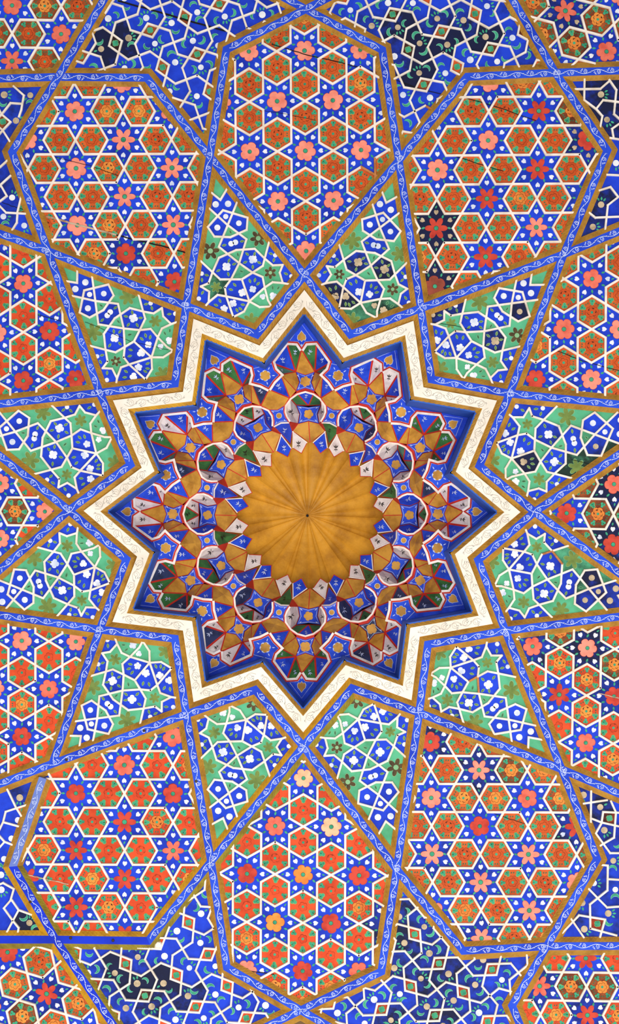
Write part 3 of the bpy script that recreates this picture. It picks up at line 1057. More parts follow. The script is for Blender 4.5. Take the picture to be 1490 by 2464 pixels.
def homography(src, dst):
    import numpy as np
    A, B = [], []
    for (x, y), (u, v) in zip(src, dst):
        A.append([x, y, 1, 0, 0, 0, -u * x, -u * y]); B.append(u)
        A.append([0, 0, 0, x, y, 1, -v * x, -v * y]); B.append(v)
    h = np.linalg.solve(np.array(A, float), np.array(B, float))
    def f(p):
        w = h[6] * p[0] + h[7] * p[1] + 1
        return (float((h[0] * p[0] + h[1] * p[1] + h[2]) / w), float((h[3] * p[0] + h[4] * p[1] + h[5]) / w))
    return f
GSRC = [O[135], T[120], NN[135], T[150]]
GPOS = {105: 'between the eleven and twelve o\'clock star points', 75: 'between the twelve and one o\'clock star points', 45: 'between the one and two o\'clock star points',
        15: 'between the two and three o\'clock star points', 345: 'between the three and four o\'clock star points', 315: 'between the four and five o\'clock star points',
        285: 'between the five and six o\'clock star points', 255: 'between the six and seven o\'clock star points', 225: 'between the seven and eight o\'clock star points',
        195: 'between the eight and nine o\'clock star points', 165: 'between the nine and ten o\'clock star points', 135: 'between the ten and eleven o\'clock star points'}
UMBER = {75: (3, 4), 105: (0, 1, 3), 135: (4,), 255: (2,), 285: (0, 1, 2, 3), 45: (0,)}
for ph, where in GPOS.items():
    quad = [O[ph], T[(ph - 15) % 360], NN[ph], T[(ph + 15) % 360]]
    H = homography(GSRC, quad)
    P = Panel('star_coffer', quad, 'green and blue star panel ' + where, 'ceiling panel', 'green panels around the star')
    G = lambda x, y: H(gz(x, y))
    P.strips([(G(a, b), G(c, d)) for a, b, c, d in GSEG], 5.2)
    gs = [G(*q) for q in GGREEN]
    vv, regs = None, None
    def cls(rp, cn, ar):
        return 'blue_tile', M['blue'], cn
    P.cut(cls)
    for g in gs:
        t = P.tile_at(g)
        if t:
            t[0].data.materials[0] = M['green']
            t[0].name = 'green_tile'
            WLOC[t[0].name] = P.root.location + t[0].location
    dec = {}
    def mbfor(p):
        t = P.tile_at(p)
        if t is None:
            return None
        return dec.setdefault(t[0].name, (MB(), t))
    fl = []
    for x, y, r, k in GFLOW:
        p = G(x, y)
        fl.append(p)
        q = mbfor(p)
        if q is None or not P.vis(p, 19):
            continue
        mb = MB()
        wm = M['tan'] if soot(p) > .5 else M['bud']
        if k == 'd':
            mb.flat(ring(p, r, 10, random.random()), HP - .6, wm)
        elif k == 'f':
            mb.flat(petal(p, r * 1.05, r * .72, 4, random.random(), False), HP - .6, wm)
        else:
            mb.flat(petal(p, r * 1.05, r * .7, random.choice((3, 4, 5)), random.random() * 3, False), HP - .6, wm)
        mb.build('painted_flower', q[1][0])
    for x, y in GLEAF:
        p = G(x, y)
        q = mbfor(p)
        if q is None or not P.vis(p, 17):
            continue
        n0 = min(fl, key=lambda s: (s[0] - p[0]) ** 2 + (s[1] - p[1]) ** 2)
        a = math.atan2(p[1] - n0[1], p[0] - n0[0])
        onb = q[1][0].data.materials[0] == M['blue']
        q[0].flat(leafpts(p, 6.2, 3.1, a), HP - .6, M['olivep'])
        q[0].flat(leafpts(p, 5.0, 2.0, a), HP - .8, M['olive'] if onb else M['leafd'])
    for i, (x, y, r) in enumerate(GOLI):
        p = G(x, y)
        q = mbfor(p)
        if q is None or not P.vis(p, 12):
            continue
        um = i in UMBER.get(ph, ())
        a0 = random.random()
        mb = MB()
        mb.flat(petal(p, r * 1.08, r * .5, 6, a0, True), HP - .5, M['olivep'])
        mb.flat(petal(p, r, r * .42, 6, a0, True), HP - .7, M['olived'] if um else M['olive'])
        if um:
            mb.flat(ring(p, r * .3, 8), HP - .9, M['olivep'])
        mb.build('painted_star', q[1][0])
    for nm, (mb, t) in dec.items():
        o = mb.build('painted_leaves', t[0])
        if o: o['kind'] = 'stuff'
    PANELS.append(P)

# ------------------------------------------------------------------ blue crescent panels
def crescent(mb, c, r, ang, h):
    for hh, mt, k in ((h, M['cresp'], 1.0), (h - .25, M['cres'], .82)):
        pts = []
        for i in range(9):
            t = -1.75 + 3.5 * i / 8
            pts.append((math.cos(t) * r * (.55 + .45 * k), math.sin(t) * r * (.55 + .45 * k)))
        for i in range(1, 8):
            t = 1.75 - 3.5 * i / 8
            pts.append((math.cos(t) * r * .72 - r * .42 + (1 - k) * r * .5, math.sin(t) * r * .86))
        ca, sa = math.cos(ang), math.sin(ang)
        mb.flat([(c[0] + x * ca - y * sa, c[1] + x * sa + y * ca) for x, y in pts], hh, mt)

def crescent_panel(label, poly, segs, orange, dots, name='crescent_coffer'):
    """dots: (x, y, axis angle) white dots with a pair of crescents at right angles to the axis"""
    P = Panel(name, poly, label, 'ceiling panel', 'blue panels with crescents')
    P.strips(segs, 5.0)
    P.cut(lambda rp, cn, ar: ('blue_tile', M['blue'], cn))
    dec = {}
    for (x, y, mt) in orange:
        t = P.tile_at((x, y))
        if t and sum(area3(*f) for f in t[1]) < 2600:
            t[0].data.materials[0] = M[mt]
            t[0].name = 'square_tile'
            WLOC[t[0].name] = P.root.location + t[0].location
            if P.vis((x, y), 14):
                mb = MB()
                mb.flat(petal((x, y), 8.5, 6.6, 4, random.uniform(.4, .7), False), HP - .5, M['leafp'])
                mb.flat(petal((x, y), 7.6, 5.7, 4, random.uniform(.4, .7), False), HP - .7, M['leaf'])
                mb.build('painted_quatrefoil', t[0])
    for (x, y, ax) in dots:
        p = (x + random.uniform(-3, 3), y + random.uniform(-3, 3))
        items = [(p, 'd')]
        for sgn in (1, -1):
            a = ax + sgn * math.pi / 2 + random.uniform(-.25, .25)
            items.append(((p[0] + 20 * math.cos(a), p[1] + 20 * math.sin(a)), 'c', a))
        for q in range(3):
            a = ax + (q - 1) * .55
            items.append(((p[0] + 14.5 * math.cos(a), p[1] + 14.5 * math.sin(a)), 'l', a))
        s = soot(p)
        for it in items:
            if not P.vis(it[0], 19 if it[1] != 'c' else 23):
                continue
            t = P.tile_at(it[0])
            if t is None or t[0].data.materials[0] != M['blue']:
                continue
            if any(segdist(it[0], u, v) < (6 if it[1] == 'l' else 8) for u, v in P.segs):
                continue
            mb = dec.setdefault(t[0].name, (MB(), t))[0] if it[1] == 'l' else MB()
            if it[1] == 'd':
                mb.flat(ring(it[0], random.uniform(7, 8.6), 10, random.random()), HP - .6, M['tan'] if s > .4 else M['bud'])
                mb.build('painted_dot', t[0])
            elif it[1] == 'c':
                crescent(mb, it[0], random.uniform(9, 11.5), it[2] + random.uniform(-.7, .7) + math.pi * (random.random() < .3), HP - .5)
                mb.build('painted_crescent', t[0])
            else:
                mb.flat(leafpts(it[0], 4.8, 2.4, it[2]), HP - .6, M['cres'])
    for nm, (mb, t) in dec.items():
        o = mb.build('painted_leaves', t[0])
        if o: o['kind'] = 'stuff'
    PANELS.append(P)
    return P

def square_lattice(org, u, v, typeA, poly):
    q = 0.185
    segs, orange, dots = [], [], []
    X = lambda a, b: (org[0] + a * u[0] + b * v[0], org[1] + a * u[1] + b * v[1])
    au, av = math.atan2(u[1], u[0]), math.atan2(v[1], v[0])
    for i in range(-7, 8):
        for j in range(-7, 8):
            c = X(i, j)
            if not (inside(c, poly) or edgedist(c, poly) < 110):
                continue
            A = ((i + j) % 2 == 0) == typeA
            if A:
                for s1 in (1, -1):
                    for s2 in (1, -1):
                        segs.append((X(i, j + s1 * q), X(i + .5 * s2, j - s1 * q)))
                dots += [(*X(i, j + .37), av), (*X(i, j - .35), av + math.pi)]
                segs.append((X(i + .5, j + q), X(i + .5, j + 1 - q)))
                segs.append((X(i - .5, j + q), X(i - .5, j + 1 - q)))
            else:
                for s1 in (1, -1):
                    for s2 in (1, -1):
                        segs.append((X(i + s1 * q, j), X(i - s1 * q, j + .5 * s2)))
                dots += [(*X(i + .38, j), au), (*X(i - .38, j), au + math.pi)]
                segs.append((X(i + q, j + .5), X(i + 1 - q, j + .5)))
                segs.append((X(i + q, j - .5), X(i + 1 - q, j - .5)))
            orange.append((c[0], c[1]))
    return segs, orange, dots
BLU = [
    ('blue crescent panel at the top, left of the twelve o\'clock panel', [O[105], Pa, Q[90], (564, -70), (291, -70), Q[120], Pe], (361.2, 72.5), (83.4, -31.4), (30.2, 89.4), True, 'brown'),
    ('blackened blue crescent panel at the top, right of the twelve o\'clock panel', [O[75], Pb, Q[90], (917, -70), (1194, -70), Q[60], Pc], (1063, 76), (80.5, -43), (37.4, 84.6), True, 'orange'),
    ('blue crescent panel at the bottom, left of the six o\'clock panel', [O[255], Ph, Q[270], (510, 2534), (318, 2534), Q[240], Pk], (302.4, 2319.6), (75.7, -49.7), (46.4, 76.5), False, 'red'),
    ('blue crescent panel at the bottom, right of the six o\'clock panel', [O[285], Pg, Q[270], (902, 2534), (1279, 2534), Pm, Q[300], Pi], (1056.8, 2318.3), (68.9, -55.3), (58.7, 70.1), True, 'red'),
]
for lab, poly, org, u, v, tA, om in BLU:
    sg, orr, dt = square_lattice(org, u, v, tA, poly)
    crescent_panel(lab, poly, sg, [(x, y, om) for x, y in orr], dt)

def zsegs(x0, y0, k, txt):
    out = []
    for ch in txt.split():
        pts = [tuple(float(n) for n in q.split(',')) for q in ch.split('>')]
        for a, b in zip(pts, pts[1:]):
            out.append(((x0 + a[0] * k, y0 + a[1] * k), (x0 + b[0] * k, y0 + b[1] * k)))
    return out
def zpts(x0, y0, k, pts):
    return [(x0 + p[0] * k, y0 + p[1] * k) + tuple(p[2:]) for p in pts]
SIDE = [
    ('blue crescent panel at the left edge, upper, beside the eleven o\'clock panel', [Q[120], Pf, O[135], (-70, 537), (-70, 191)], 0, 180, .17857,
     '180,150>320,275>285,470>255,560 140,378>290,388 140,378>20,530>-90,640>35,745 -60,370>20,530>140,632>35,745>140,910 35,745>-60,850 100,1150>0,1240 140,1358>5,1480>90,1630>0,1700 -40,1730>80,1855>340,1870 285,1640>235,1845>225,1990>150,2110 -80,1590>5,1480',
     [(40, 630, 'brown'), (330, 520, 'brown'), (8, 1600, 'brown'), (285, 1800, 'brown')],
     [(50, 270, 0), (410, 265, 3), (205, 620, 0), (155, 1650, -1), (40, 1920, 0), (325, 2040, 1)]),
    ('blue crescent panel at the left edge, lower, beside the seven o\'clock panel', [Q[240], Pl, O[225], (-70, 1913), (-70, 2261)], 0, 1840, .17857,
     '95,330>215,580>285,690 75,635>380,535 75,635>40,775>-20,900 40,775>270,838 -20,950>60,1040>170,1082 60,1040>-20,1130 -20,1620>40,1595>185,1675>140,1830 145,1825>50,1935>180,2115>250,2200>235,2290 160,1830>250,1960>180,2090>80,2280 250,1960>420,2022',
     [(160, 1960, 'red'), (320, 620, 'red'), (400, 310, 'red')],
     [(280, 440, 2), (230, 750, 1), (170, 1005, 1), (40, 1265, 1), (20, 1500, 0), (380, 2130, -1), (30, 1700, 1)]),
    ('blackened blue crescent panel at the right edge, upper, beside the one o\'clock panel', [Q[60], Pd, O[45], (1560, 528), (1560, 167)], 1340, 160, .1868,
     '360,160>355,430>510,545>590,635>560,790 240,290>565,285>680,185 680,170>770,300>740,610>830,690 510,545>600,430>860,462 830,720>715,800>735,920 690,918>860,945 650,1392>860,1402 550,1595>695,1550>795,1680>660,1785>645,1930>625,2110 400,1865>500,1945>860,1930',
     [(320, 345, 'red'), (730, 2010, 'red')],
     [(565, 355, 0), (660, 670, 1), (770, 1230, 1), (570, 1765, -1.5), (475, 2060, 0)]),
    ('blue crescent panel at the right edge, lower, beside the five o\'clock panel', [Q[300], Pj, O[315], (1560, 1940), (1560, 2276)], 1340, 1840, .1868,
     '445,340>440,740 330,504>650,457 440,690>580,745>860,808 580,745>600,610>860,622 700,470>765,615>740,940>550,1050 575,760>505,885>690,1140>860,1140 570,1290>660,1300>655,1620>430,1800>435,2110 660,1475>860,1487 400,1585>540,1730>650,1840>860,1825 435,2110>770,2200 435,1965>625,1995>560,2220 435,1965>290,1940>75,2165 175,1970>350,2225',
     [(680, 690, 'red'), (525, 2050, 'red'), (590, 1380, 'cream')],
     [(340, 375, 2), (555, 560, -1), (615, 855, 1), (715, 1250, 0), (480, 1515, 0), (770, 1610, 0), (330, 1795, 2), (670, 1930, 0), (370, 2130, 1), (790, 900, 0)]),
]
for lab, poly, x0, y0, k, st, orr, dt in SIDE:
    crescent_panel(lab, poly, zsegs(x0, y0, k, st), zpts(x0, y0, k, orr), zpts(x0, y0, k, dt))

# cracks in the boards
for pts, w, fill in CRACKS:
    mid = pts[len(pts) // 2]
    P = next((p for p in PANELS if inside(mid, p.poly)), None)
    if P is None:
        continue
    fine = []
    for a, b in zip(pts, pts[1:]):
        for i in range(6):
            q = lerp(a, b, i / 6)
            fine.append((q[0] + random.uniform(-.6, .6), q[1] + random.uniform(-.8, .8)))
    fine.append(pts[-1])
    fine = [p for p in fine if inside(p, P.poly) and edgedist(p, P.poly) > 16]
    if len(fine) < 3:
        continue
    mb = MB()
    mb.ribbon(fine, w, HP - 1.7, M['crackl'] if fill else M['crack'])
    mb.build('crack', P.root)

# ------------------------------------------------------------------ muqarnas vault
def plane_fit(pts):
    import numpy as np
    A = np.array([[p[0], p[1], 1] for p in pts], float)
    b = np.array([p[2] for p in pts], float)
    c = A.mean(0)
    s, *_ = np.linalg.lstsq(A - [c[0], c[1], 0], b, rcond=None)
    return lambda x, y: float(s[0] * (x - c[0]) + s[1] * (y - c[1]) + s[2])

def inset(pts, w):
    n = len(pts)
    ar = sum(pts[i - 1][0] * pts[i][1] - pts[i][0] * pts[i - 1][1] for i in range(n))
    sg = 1 if ar > 0 else -1
    f = plane_fit(pts)
    out = []
    for i in range(n):
        p, a, c = pts[i], pts[i - 1], pts[(i + 1) % n]
        u, v = unit(a, p), unit(p, c)
        n1, n2 = (-u[1] * sg, u[0] * sg), (-v[1] * sg, v[0] * sg)
        k = max(0.28, 1 + n1[0] * n2[0] + n1[1] * n2[1])
        x, y = p[0] + (n1[0] + n2[0]) / k * w, p[1] + (n1[1] + n2[1]) / k * w
        out.append((x, y, p[2] + f(x, y) - f(p[0], p[1])))
    return out

def facet(parent, name, pts, mt, border=2.0, edge='mred', sprig=None, lift=0.0, star=None):
    mb = MB()
    f = plane_fit(pts)
    V = [W(*p) for p in pts]
    ins = inset(pts, border) if border else pts
    I = [W(*p) for p in ins]
    n = len(pts)
    if border:
        for i in range(n):
            j = (i + 1) % n
            mb.face([V[i], V[j], I[j], I[i]], M[edge])
    c = centroid([(p[0], p[1]) for p in ins])
    hc = sum(p[2] for p in ins) / n + lift
    Cc = W(c[0], c[1], hc)
    convexish = True
    for i in range(n):
        mb.face([I[i], I[(i + 1) % n], Cc], M[mt])
    if sprig:
        rad = min(segdist(c, ins[i - 1][:2], ins[i][:2]) for i in range(n)) * 1.1
        ang = math.atan2(c[1] - MCY, c[0] - MCX) + random.uniform(-.6, .6)
        hh = hc - 1.6
        def q(x, y):
            return (c[0] + (x * math.cos(ang) - y * math.sin(ang)) * rad, c[1] + (x * math.sin(ang) + y * math.cos(ang)) * rad)
        gx = lambda p: W(p[0], p[1], hh + f(p[0], p[1]) - f(c[0], c[1]))
        def lf(x, y, a, l, w):
            ca, sa = math.cos(a), math.sin(a)
            mb.face([gx(q(x + ca * X * l - sa * Y * w, y + sa * X * l + ca * Y * w)) for X, Y in ((0, 0), (.5, 1), (1, 0), (.5, -1))], M[sprig])
        for a in (0, .7, -.7):
            lf(-.1, 0, a, .62, .085)
        lf(-.1, 0, math.pi, .6, .05)
        for a in (2.2, -2.2):
            lf(-.2, 0, a, .42, .07)
    return mb.build(name, parent)

def plate(parent, name, pts, h, mt, rim=None, rimw=1.2, back=6):
    mb = MB()
    p3 = [(x, y, h) for x, y in pts]
    mb.face([W(*p) for p in p3], M[mt])
    o = mb.build(name, parent)
    return o

def white_line(mb, pts2, h, inset_w, w):
    ins = [p[:2] for p in inset([(x, y, h) for x, y in pts2], inset_w)]
    mb.ribbon(ins, w, h - 0.5, M['scroll'], closed=True)

CLOCK = ['twelve', 'one', 'two', 'three', 'four', 'five', 'six', 'seven', 'eight', 'nine', 'ten', 'eleven']
vault1 = empty('muqarnas_lower_tier', W(MCX, MCY, h0), 'outer muqarnas ring of scalloped hoods, blue stars and gold facets', 'muqarnas')
vault2 = empty('muqarnas_upper_tier', W(MCX, MCY, h1), 'inner muqarnas ring of twelve round niches holding dark blue stars', 'muqarnas')
vault3 = empty('muqarnas_tongue_ring', W(MCX, MCY, h2), 'ring of alternating white and blue tongues around the gold dome', 'muqarnas')

class Cell:
    pass
HOODC = {0: 'g', 1: 'w', 2: 'g', 3: 'w', 4: 'g', 5: 'w', 6: 'g', 7: 'w', 8: 'd', 9: 'w', 10: 'm', 11: 'g'}
for k in range(12):
    def Z(r, th, h, s=1):
        x, y = polh(r, th * s, k, h)
        return (x, y, h)
    # ---- plane of the springing: tip plate and notch star
    cell = MB()
    tip = [Z(446 * TIPF[k] / .962, 0, h0), Z(402, 5.0, h0), Z(397, 1.5, h0), Z(381, 0, h0), Z(397, -1.5, h0), Z(402, -5.0, h0)]
    cell.face([W(*p) for p in tip], M['mblue'])
    tp = cell.build('point_plate', vault1)
    d = MB()
    t2 = [p[:2] for p in tip]
    white_line(d, t2, h0, 4.0, 1.0)
    c = polh(412, 0, k, h0)
    a = math.atan2(c[1] - MCY, c[0] - MCX)
    lp = [(c[0] + math.cos(a) * x - math.sin(a) * y, c[1] + math.sin(a) * x + math.cos(a) * y) for x, y in
          ((14, 0), (6, 6), (4, 8.5), (-3, 10), (-8, 7.5), (-7, 3), (-11, 0), (-7, -3), (-8, -7.5), (-3, -10), (4, -8.5), (6, -6))]
    d.flat([(c[0] + (x - c[0]) * 1.13, c[1] + (y - c[1]) * 1.13) for x, y in lp], h0 - .5, M['scroll'])
    d.flat(lp, h0 - .8, M['facetgold'])
    for s in (1, -1):
        for q in range(3):
            e = polh(399, s * (2.6 + .55 * q), k, h0)
            d.flat(leafpts(e, 5, 1.1, a + s * (-.9 + .35 * q)), h0 - .6, M['scroll'])
    for q in (-1, 0, 1):
        e = polh(391, .35 * q, k, h0)
        d.flat(leafpts(e, 5.5, 1.1, a + .45 * q), h0 - .6, M['scroll'])
    d.build('gold_leaf', tp)
    st = [(360, 10.9), (342, 10.5), (326, 8.6), (313, 12.0), (298, 15), (313, 18.0), (326, 21.4), (342, 19.5), (360, 19.1), (353, 15)]
    stp = [Z(r, t, h0) for r, t in st]
    cell = MB()
    cx, cy = polh(332, 15, k, h0)
    for i in range(len(stp)):
        cell.face([W(*stp[i - 1]), W(*stp[i]), W(cx, cy, h0)], M['mblue'])
    # blue plate fills the corner behind the star up to the fascia
    cell.face([W(*Z(404, 4.6, h0 + .4)), W(*Z(360, 10.9, h0 + .4)), W(*Z(350, 15, h0 + .4)), W(*Z(357, 15, h0 + .4))], M['mblue'])
    cell.face([W(*Z(404, 25.4, h0 + .4)), W(*Z(360, 19.1, h0 + .4)), W(*Z(350, 15, h0 + .4)), W(*Z(357, 15, h0 + .4))], M['mblue'])
    sp = cell.build('notch_star', vault1)
    d = MB()
    white_line(d, [p[:2] for p in stp[:9]], h0, 3.8, 1.0)
    d.flat(petal((cx, cy), 13.5, 10.5, 6, random.random(), False), h0 - .5, M['scroll'])
    d.flat(petal((cx, cy), 12.4, 9.4, 6, random.random(), False), h0 - .8, M['facetgold'])
    for (r, t) in ((352, 12.2), (326, 10.6), (306, 15), (326, 19.4), (352, 17.8)):
        e = polh(r * .5 + 332 * .5 + (r - 332) * .22, t + (15 - t) * .25, k, h0)
        d.flat(leafpts(e, 4, 1.2, math.atan2(e[1] - cy, e[0] - cx)), h0 - .6, M['scroll'])
    d.build('gold_flower', sp)
    # ---- lower tier cell
    cl = link('hood_cell', None, vault1, W(*pol(345, 0, k), h0))
    hc = HOODC[k]
    for s in (1, -1):
        K, o1, o2, o3 = Z(381, 0, h0, s), Z(397, 1.5, h0, s), Z(400, 5.1, h0, s), Z(360, 10.9, h0, s)
        p34, o4, J = Z(352, 10.0, h0, s), Z(341, 10.5, h0, s), Z(326, 8.6, h0, s)
        F = Z(343, 3.8, h1, s)
        G = Z(281, 7.5, h1, s)
        E = Z(297, 4.3, h1, s)
        mid = Z(318, 2.6, h1, s)
        q1, I = Z(313, 12.0, h0, s), Z(298, 15, h0, s)
        c1 = c3 = {'g': 'mgreen', 'w': 'mwhite', 'd': 'mgreen', 'm': 'mwhite'}[hc]
        if hc == 'm' and s == 1:
            c1, c3 = 'mteal', 'mgreen'
        if hc == 'g' and k in (0, 11):
            c1 = 'mteal'
        bl = 'mnavy' if (hc == 'd' or (k in (4, 5, 7) and s == -1)) else 'mblue'
        spg = lambda m: 'inkd' if m == 'mwhite' else 'scroll'
        facet(cl, 'facet', [F, J, o4, p34], c1, 2.1, sprig=spg(c1))
        facet(cl, 'facet', [F, p34, o3, o2], bl, 2.3, sprig='scroll')
        facet(cl, 'facet', [F, o2, o1, K], c3, 2.3, sprig=spg(c3))
        facet(cl, 'gold_facet', [J, F, mid, E], 'facetgold', 1.1)
        facet(cl, 'gold_facet', [J, E, G], 'facetgold', 1.0)
        facet(cl, 'facet', [J, q1, I, G], 'mblue' if (k * 2 + s) % 7 else 'mnavy', 1.6, sprig='scroll')
        # white arris with its red line along the lower edge of the hoods and of the star
        ar = MB()
        poly = [K, o1, o2, o3, o4, J, q1, I]
        L = [p[:2] for p in poly]
        inn = offs(L, None, None, 5.4)
        mid_in = centroid([F[:2]])
        if math.hypot(inn[2][0] - F[0], inn[2][1] - F[1]) > math.hypot(L[2][0] - F[0], L[2][1] - F[1]):
            inn = offs(L, None, None, -5.4)
            out = offs(L, None, None, 3.6)
        else:
            out = offs(L, None, None, -3.6)
        for i in range(len(L) - 1):
            ar.face([W(*L[i], h0 - 1.4), W(*L[i + 1], h0 - 1.4), W(*inn[i + 1], h0 - .8), W(*inn[i], h0 - .8)], M['marris'])
            ar.face([W(*inn[i], h0 - .8), W(*inn[i + 1], h0 - .8), W(*inn[i + 1], h0 + 5), W(*inn[i], h0 + 5)], M['marris'])
            ar.face([W(*L[i], h0 - 1.4), W(*L[i + 1], h0 - 1.4), W(*out[i + 1], h0 - 1.2), W(*out[i], h0 - 1.2)], M['mred'])
        ar.build('arris', cl)
    K = Z(381, 0, h0)
    facet(cl, 'gold_facet', [K, Z(343, 3.8, h1), Z(334, 0, h1), Z(343, -3.8, h1)], 'facetgold', 1.1)
    s4 = [Z(343, 3.7, h1), Z(318, 2.5, h1), Z(297, 4.3, h1), Z(303, 0, h1), Z(297, -4.3, h1), Z(318, -2.5, h1), Z(343, -3.7, h1), Z(334, 0, h1)]
    bl = 'mnavy' if k == 5 else 'mblue'
    o = facet(cl, 'four_point_star', s4, bl, 0, sprig=None)
    d = MB()
    white_line(d, [p[:2] for p in s4], h1, 2.6, 1.0)
    cc = pol(319, 0, k)
    d.flat(petal(cc, 12.8, 9.6, random.choice((4, 5, 6)), random.random(), False), h1 - 1.0, M['facetgold'])
    for t in (3.0, -3.0):
        for r in (333, 304):
            e = pol(r, t, k)
            d.flat(leafpts(e, 3.6, 1.0, math.atan2(e[1] - cc[1], e[0] - cc[0])), h1 - .7, M['scroll'])
    # ornament of the star travels with the cell
    d.build('painted_ornament', cl)
    facet(cl, 'red_fillet', [Z(297, 4.3, h1 - .3), Z(303, 0, h1 - .3), Z(297, -4.3, h1 - .3), Z(290, -4, h1 - .3), Z(296, 0, h1 - .3), Z(290, 4, h1 - .3)], 'mred', 0)
    # gold lens on the line between two sectors
    facet(cl, 'gold_facet', [Z(298, 15, h0), Z(281, 7.5, h1), Z(265.5, 10.7, h1), Z(259, 15, h1), Z(265.5, 19.3, h1), Z(281, 22.5, h1)], 'facetgold', 1.2, lift=-8)
    # ---- small star plates between the niches
    n3, n4, n5, n6 = (265.5, 10.7), (250, 11.6), (238, 11.2), (225, 9.9)
    ss = [Z(*n3, h1), Z(259, 15, h1)] + [Z(r, 30 - t, h1) for r, t in (n3, n4, n5, n6)] + [Z(229, 15, h1)] + [Z(r, t, h1) for r, t in (n6, n5, n4)]
    o = facet(vault2, 'small_star', ss, 'mblue', 0)
    d = MB()
    white_line(d, [p[:2] for p in ss], h1, 2.4, .9)
    cc = pol(245, 15, k)
    d.flat(ring(cc, 7.2, 10), h1 - .8, M['scroll'])
    d.flat(ring(cc, 6.2, 10), h1 - 1.1, M['facetgold'])
    for t in (12.4, 17.6):
        for r in (258, 231):
            e = pol(r, t, k)
            d.flat(leafpts(e, 3.2, .9, math.atan2(e[1] - cc[1], e[0] - cc[0])), h1 - .7, M['scroll'])
    d.build('painted_ornament', o)
    # ---- niche
    nc = link('niche', None, vault2, W(*pol(255, 0, k), h1))
    odd = k % 2 == 0           # green and blue back with white sides
    cb1, cb2, cs = ('mteal' if k % 4 else 'mgreen', 'mblue', 'mwhite') if odd else ('mwhite', 'mgreen', 'mblue')
    if k in (10, 6) and odd:
        cb1 = 'mgreen'
    Fn = Z(263, 0, h2)
    for s in (1, -1):
        n0, n1, G = Z(296, 0, h1, s), Z(291, 4.0, h1, s), Z(281, 7.5, h1, s)
        N3, N4, N5, N6 = [Z(r, t, h1, s) for r, t in (n3, n4, n5, n6)]
        co, smid, ci = Z(266, 6.4, h2, s), Z(244, 5.0, h2, s), Z(221, 6.6, h2, s)
        facet(nc, 'facet', [Fn, co, G, n1], cb1, 1.4, sprig='inkd' if cb1 == 'mwhite' else None)
        c_s = cs if not (k == 9 and s == -1) else 'mwhite'
        if c_s == 'mblue' and s == -1 and k in (1, 5, 7):
            c_s = 'mnavy'
        facet(nc, 'facet', [G, N3, N4, N5, N6, ci, smid, co], c_s, 1.4, sprig='inkd' if c_s == 'mwhite' else 'scroll')
        ar = MB()
        L = [p[:2] for p in (n0, n1, G, N3, N4, N5, N6)]
        x0 = offs(L, None, None, 4.2)
        cc = pol(252, 0, k)
        if math.hypot(x0[2][0] - cc[0], x0[2][1] - cc[1]) > math.hypot(L[2][0] - cc[0], L[2][1] - cc[1]):
            inn, out = offs(L, None, None, -4.2), offs(L, None, None, 2.6)
        else:
            inn, out = x0, offs(L, None, None, -2.6)
        for i in range(len(L) - 1):
            ar.face([W(*L[i], h1 - 1.6), W(*L[i + 1], h1 - 1.6), W(*inn[i + 1], h1 - 1), W(*inn[i], h1 - 1)], M['marris'])
            ar.face([W(*inn[i], h1 - 1), W(*inn[i + 1], h1 - 1), W(*inn[i + 1], h1 + 5), W(*inn[i], h1 + 5)], M['marris'])
            ar.face([W(*L[i], h1 - 1.6), W(*L[i + 1], h1 - 1.6), W(*out[i + 1], h1 - 1.4), W(*out[i], h1 - 1.4)], M['mred'])
        ar.build('arris', nc)
        A, B0 = Z(206, 11, h2 + 8, s), Z(175, 0, h3 - 16)
        facet(nc, 'gold_facet', [Z(226, 0, h2), ci, A, B0], 'facetgold', 1.0)
        facet(nc, 'red_fillet', [N6, ci, A], 'mred', 0)
    facet(nc, 'facet', [Fn, Z(291, 4.0, h1), Z(296, 0, h1), Z(291, -4.0, h1)], cb2, 1.5, sprig='scroll' if cb2 == 'mblue' else 'inkd')
    s4 = [Z(266, 6.4, h2), Z(244, 5.0, h2), Z(221, 6.6, h2), Z(226, 0, h2), Z(221, -6.6, h2), Z(244, -5.0, h2), Z(266, -6.4, h2), Z(260, 0, h2)]
    facet(nc, 'four_point_star', s4, 'mblue', 1.0, edge='mnavy')
    d = MB()
    white_line(d, [p[:2] for p in s4], h2, 3.2, 1.0)
    cc = Z(243, 0, h2)[:2]
    d.flat(petal(cc, 11.5, 8.8, random.choice((4, 5)), random.random(), False), h2 - 1.0, M['facetgold'])
    for t in (4.4, -4.4):
        for r in (259, 228):
            e = Z(r, t, h2)[:2]
            d.flat(leafpts(e, 3.6, 1.0, math.atan2(e[1] - cc[1], e[0] - cc[0])), h2 - .7, M['scroll'])
    d.build('painted_ornament', nc)
    # ---- facet under the small star, then the tongues
    cin = 'mgreen' if k % 2 else 'mblue'
    facet(vault3, 'kite_facet', [Z(*n6, h1), Z(229, 15, h1), Z(n6[0], 30 - n6[1], h1), Z(206, 19, h2 + 8), Z(176, 15, h2 + 26), Z(206, 11, h2 + 8)], cin, 1.4, sprig='inkd' if cin == 'mgreen' else 'scroll')
    ar = MB()
    L = [pol(*n6, k), pol(229, 15, k), pol(n6[0], 30 - n6[1], k)]
    I2 = [pol(n6[0] - 3.4, n6[1] + .3, k), pol(225, 15, k), pol(n6[0] - 3.4, 29.7 - n6[1], k)]
    for i in range(2):
        ar.face([W(*L[i], h1 - 1.5), W(*L[i + 1], h1 - 1.5), W(*I2[i + 1], h1 + 4), W(*I2[i], h1 + 4)], M['marris'])
    ar.build('arris', vault3)
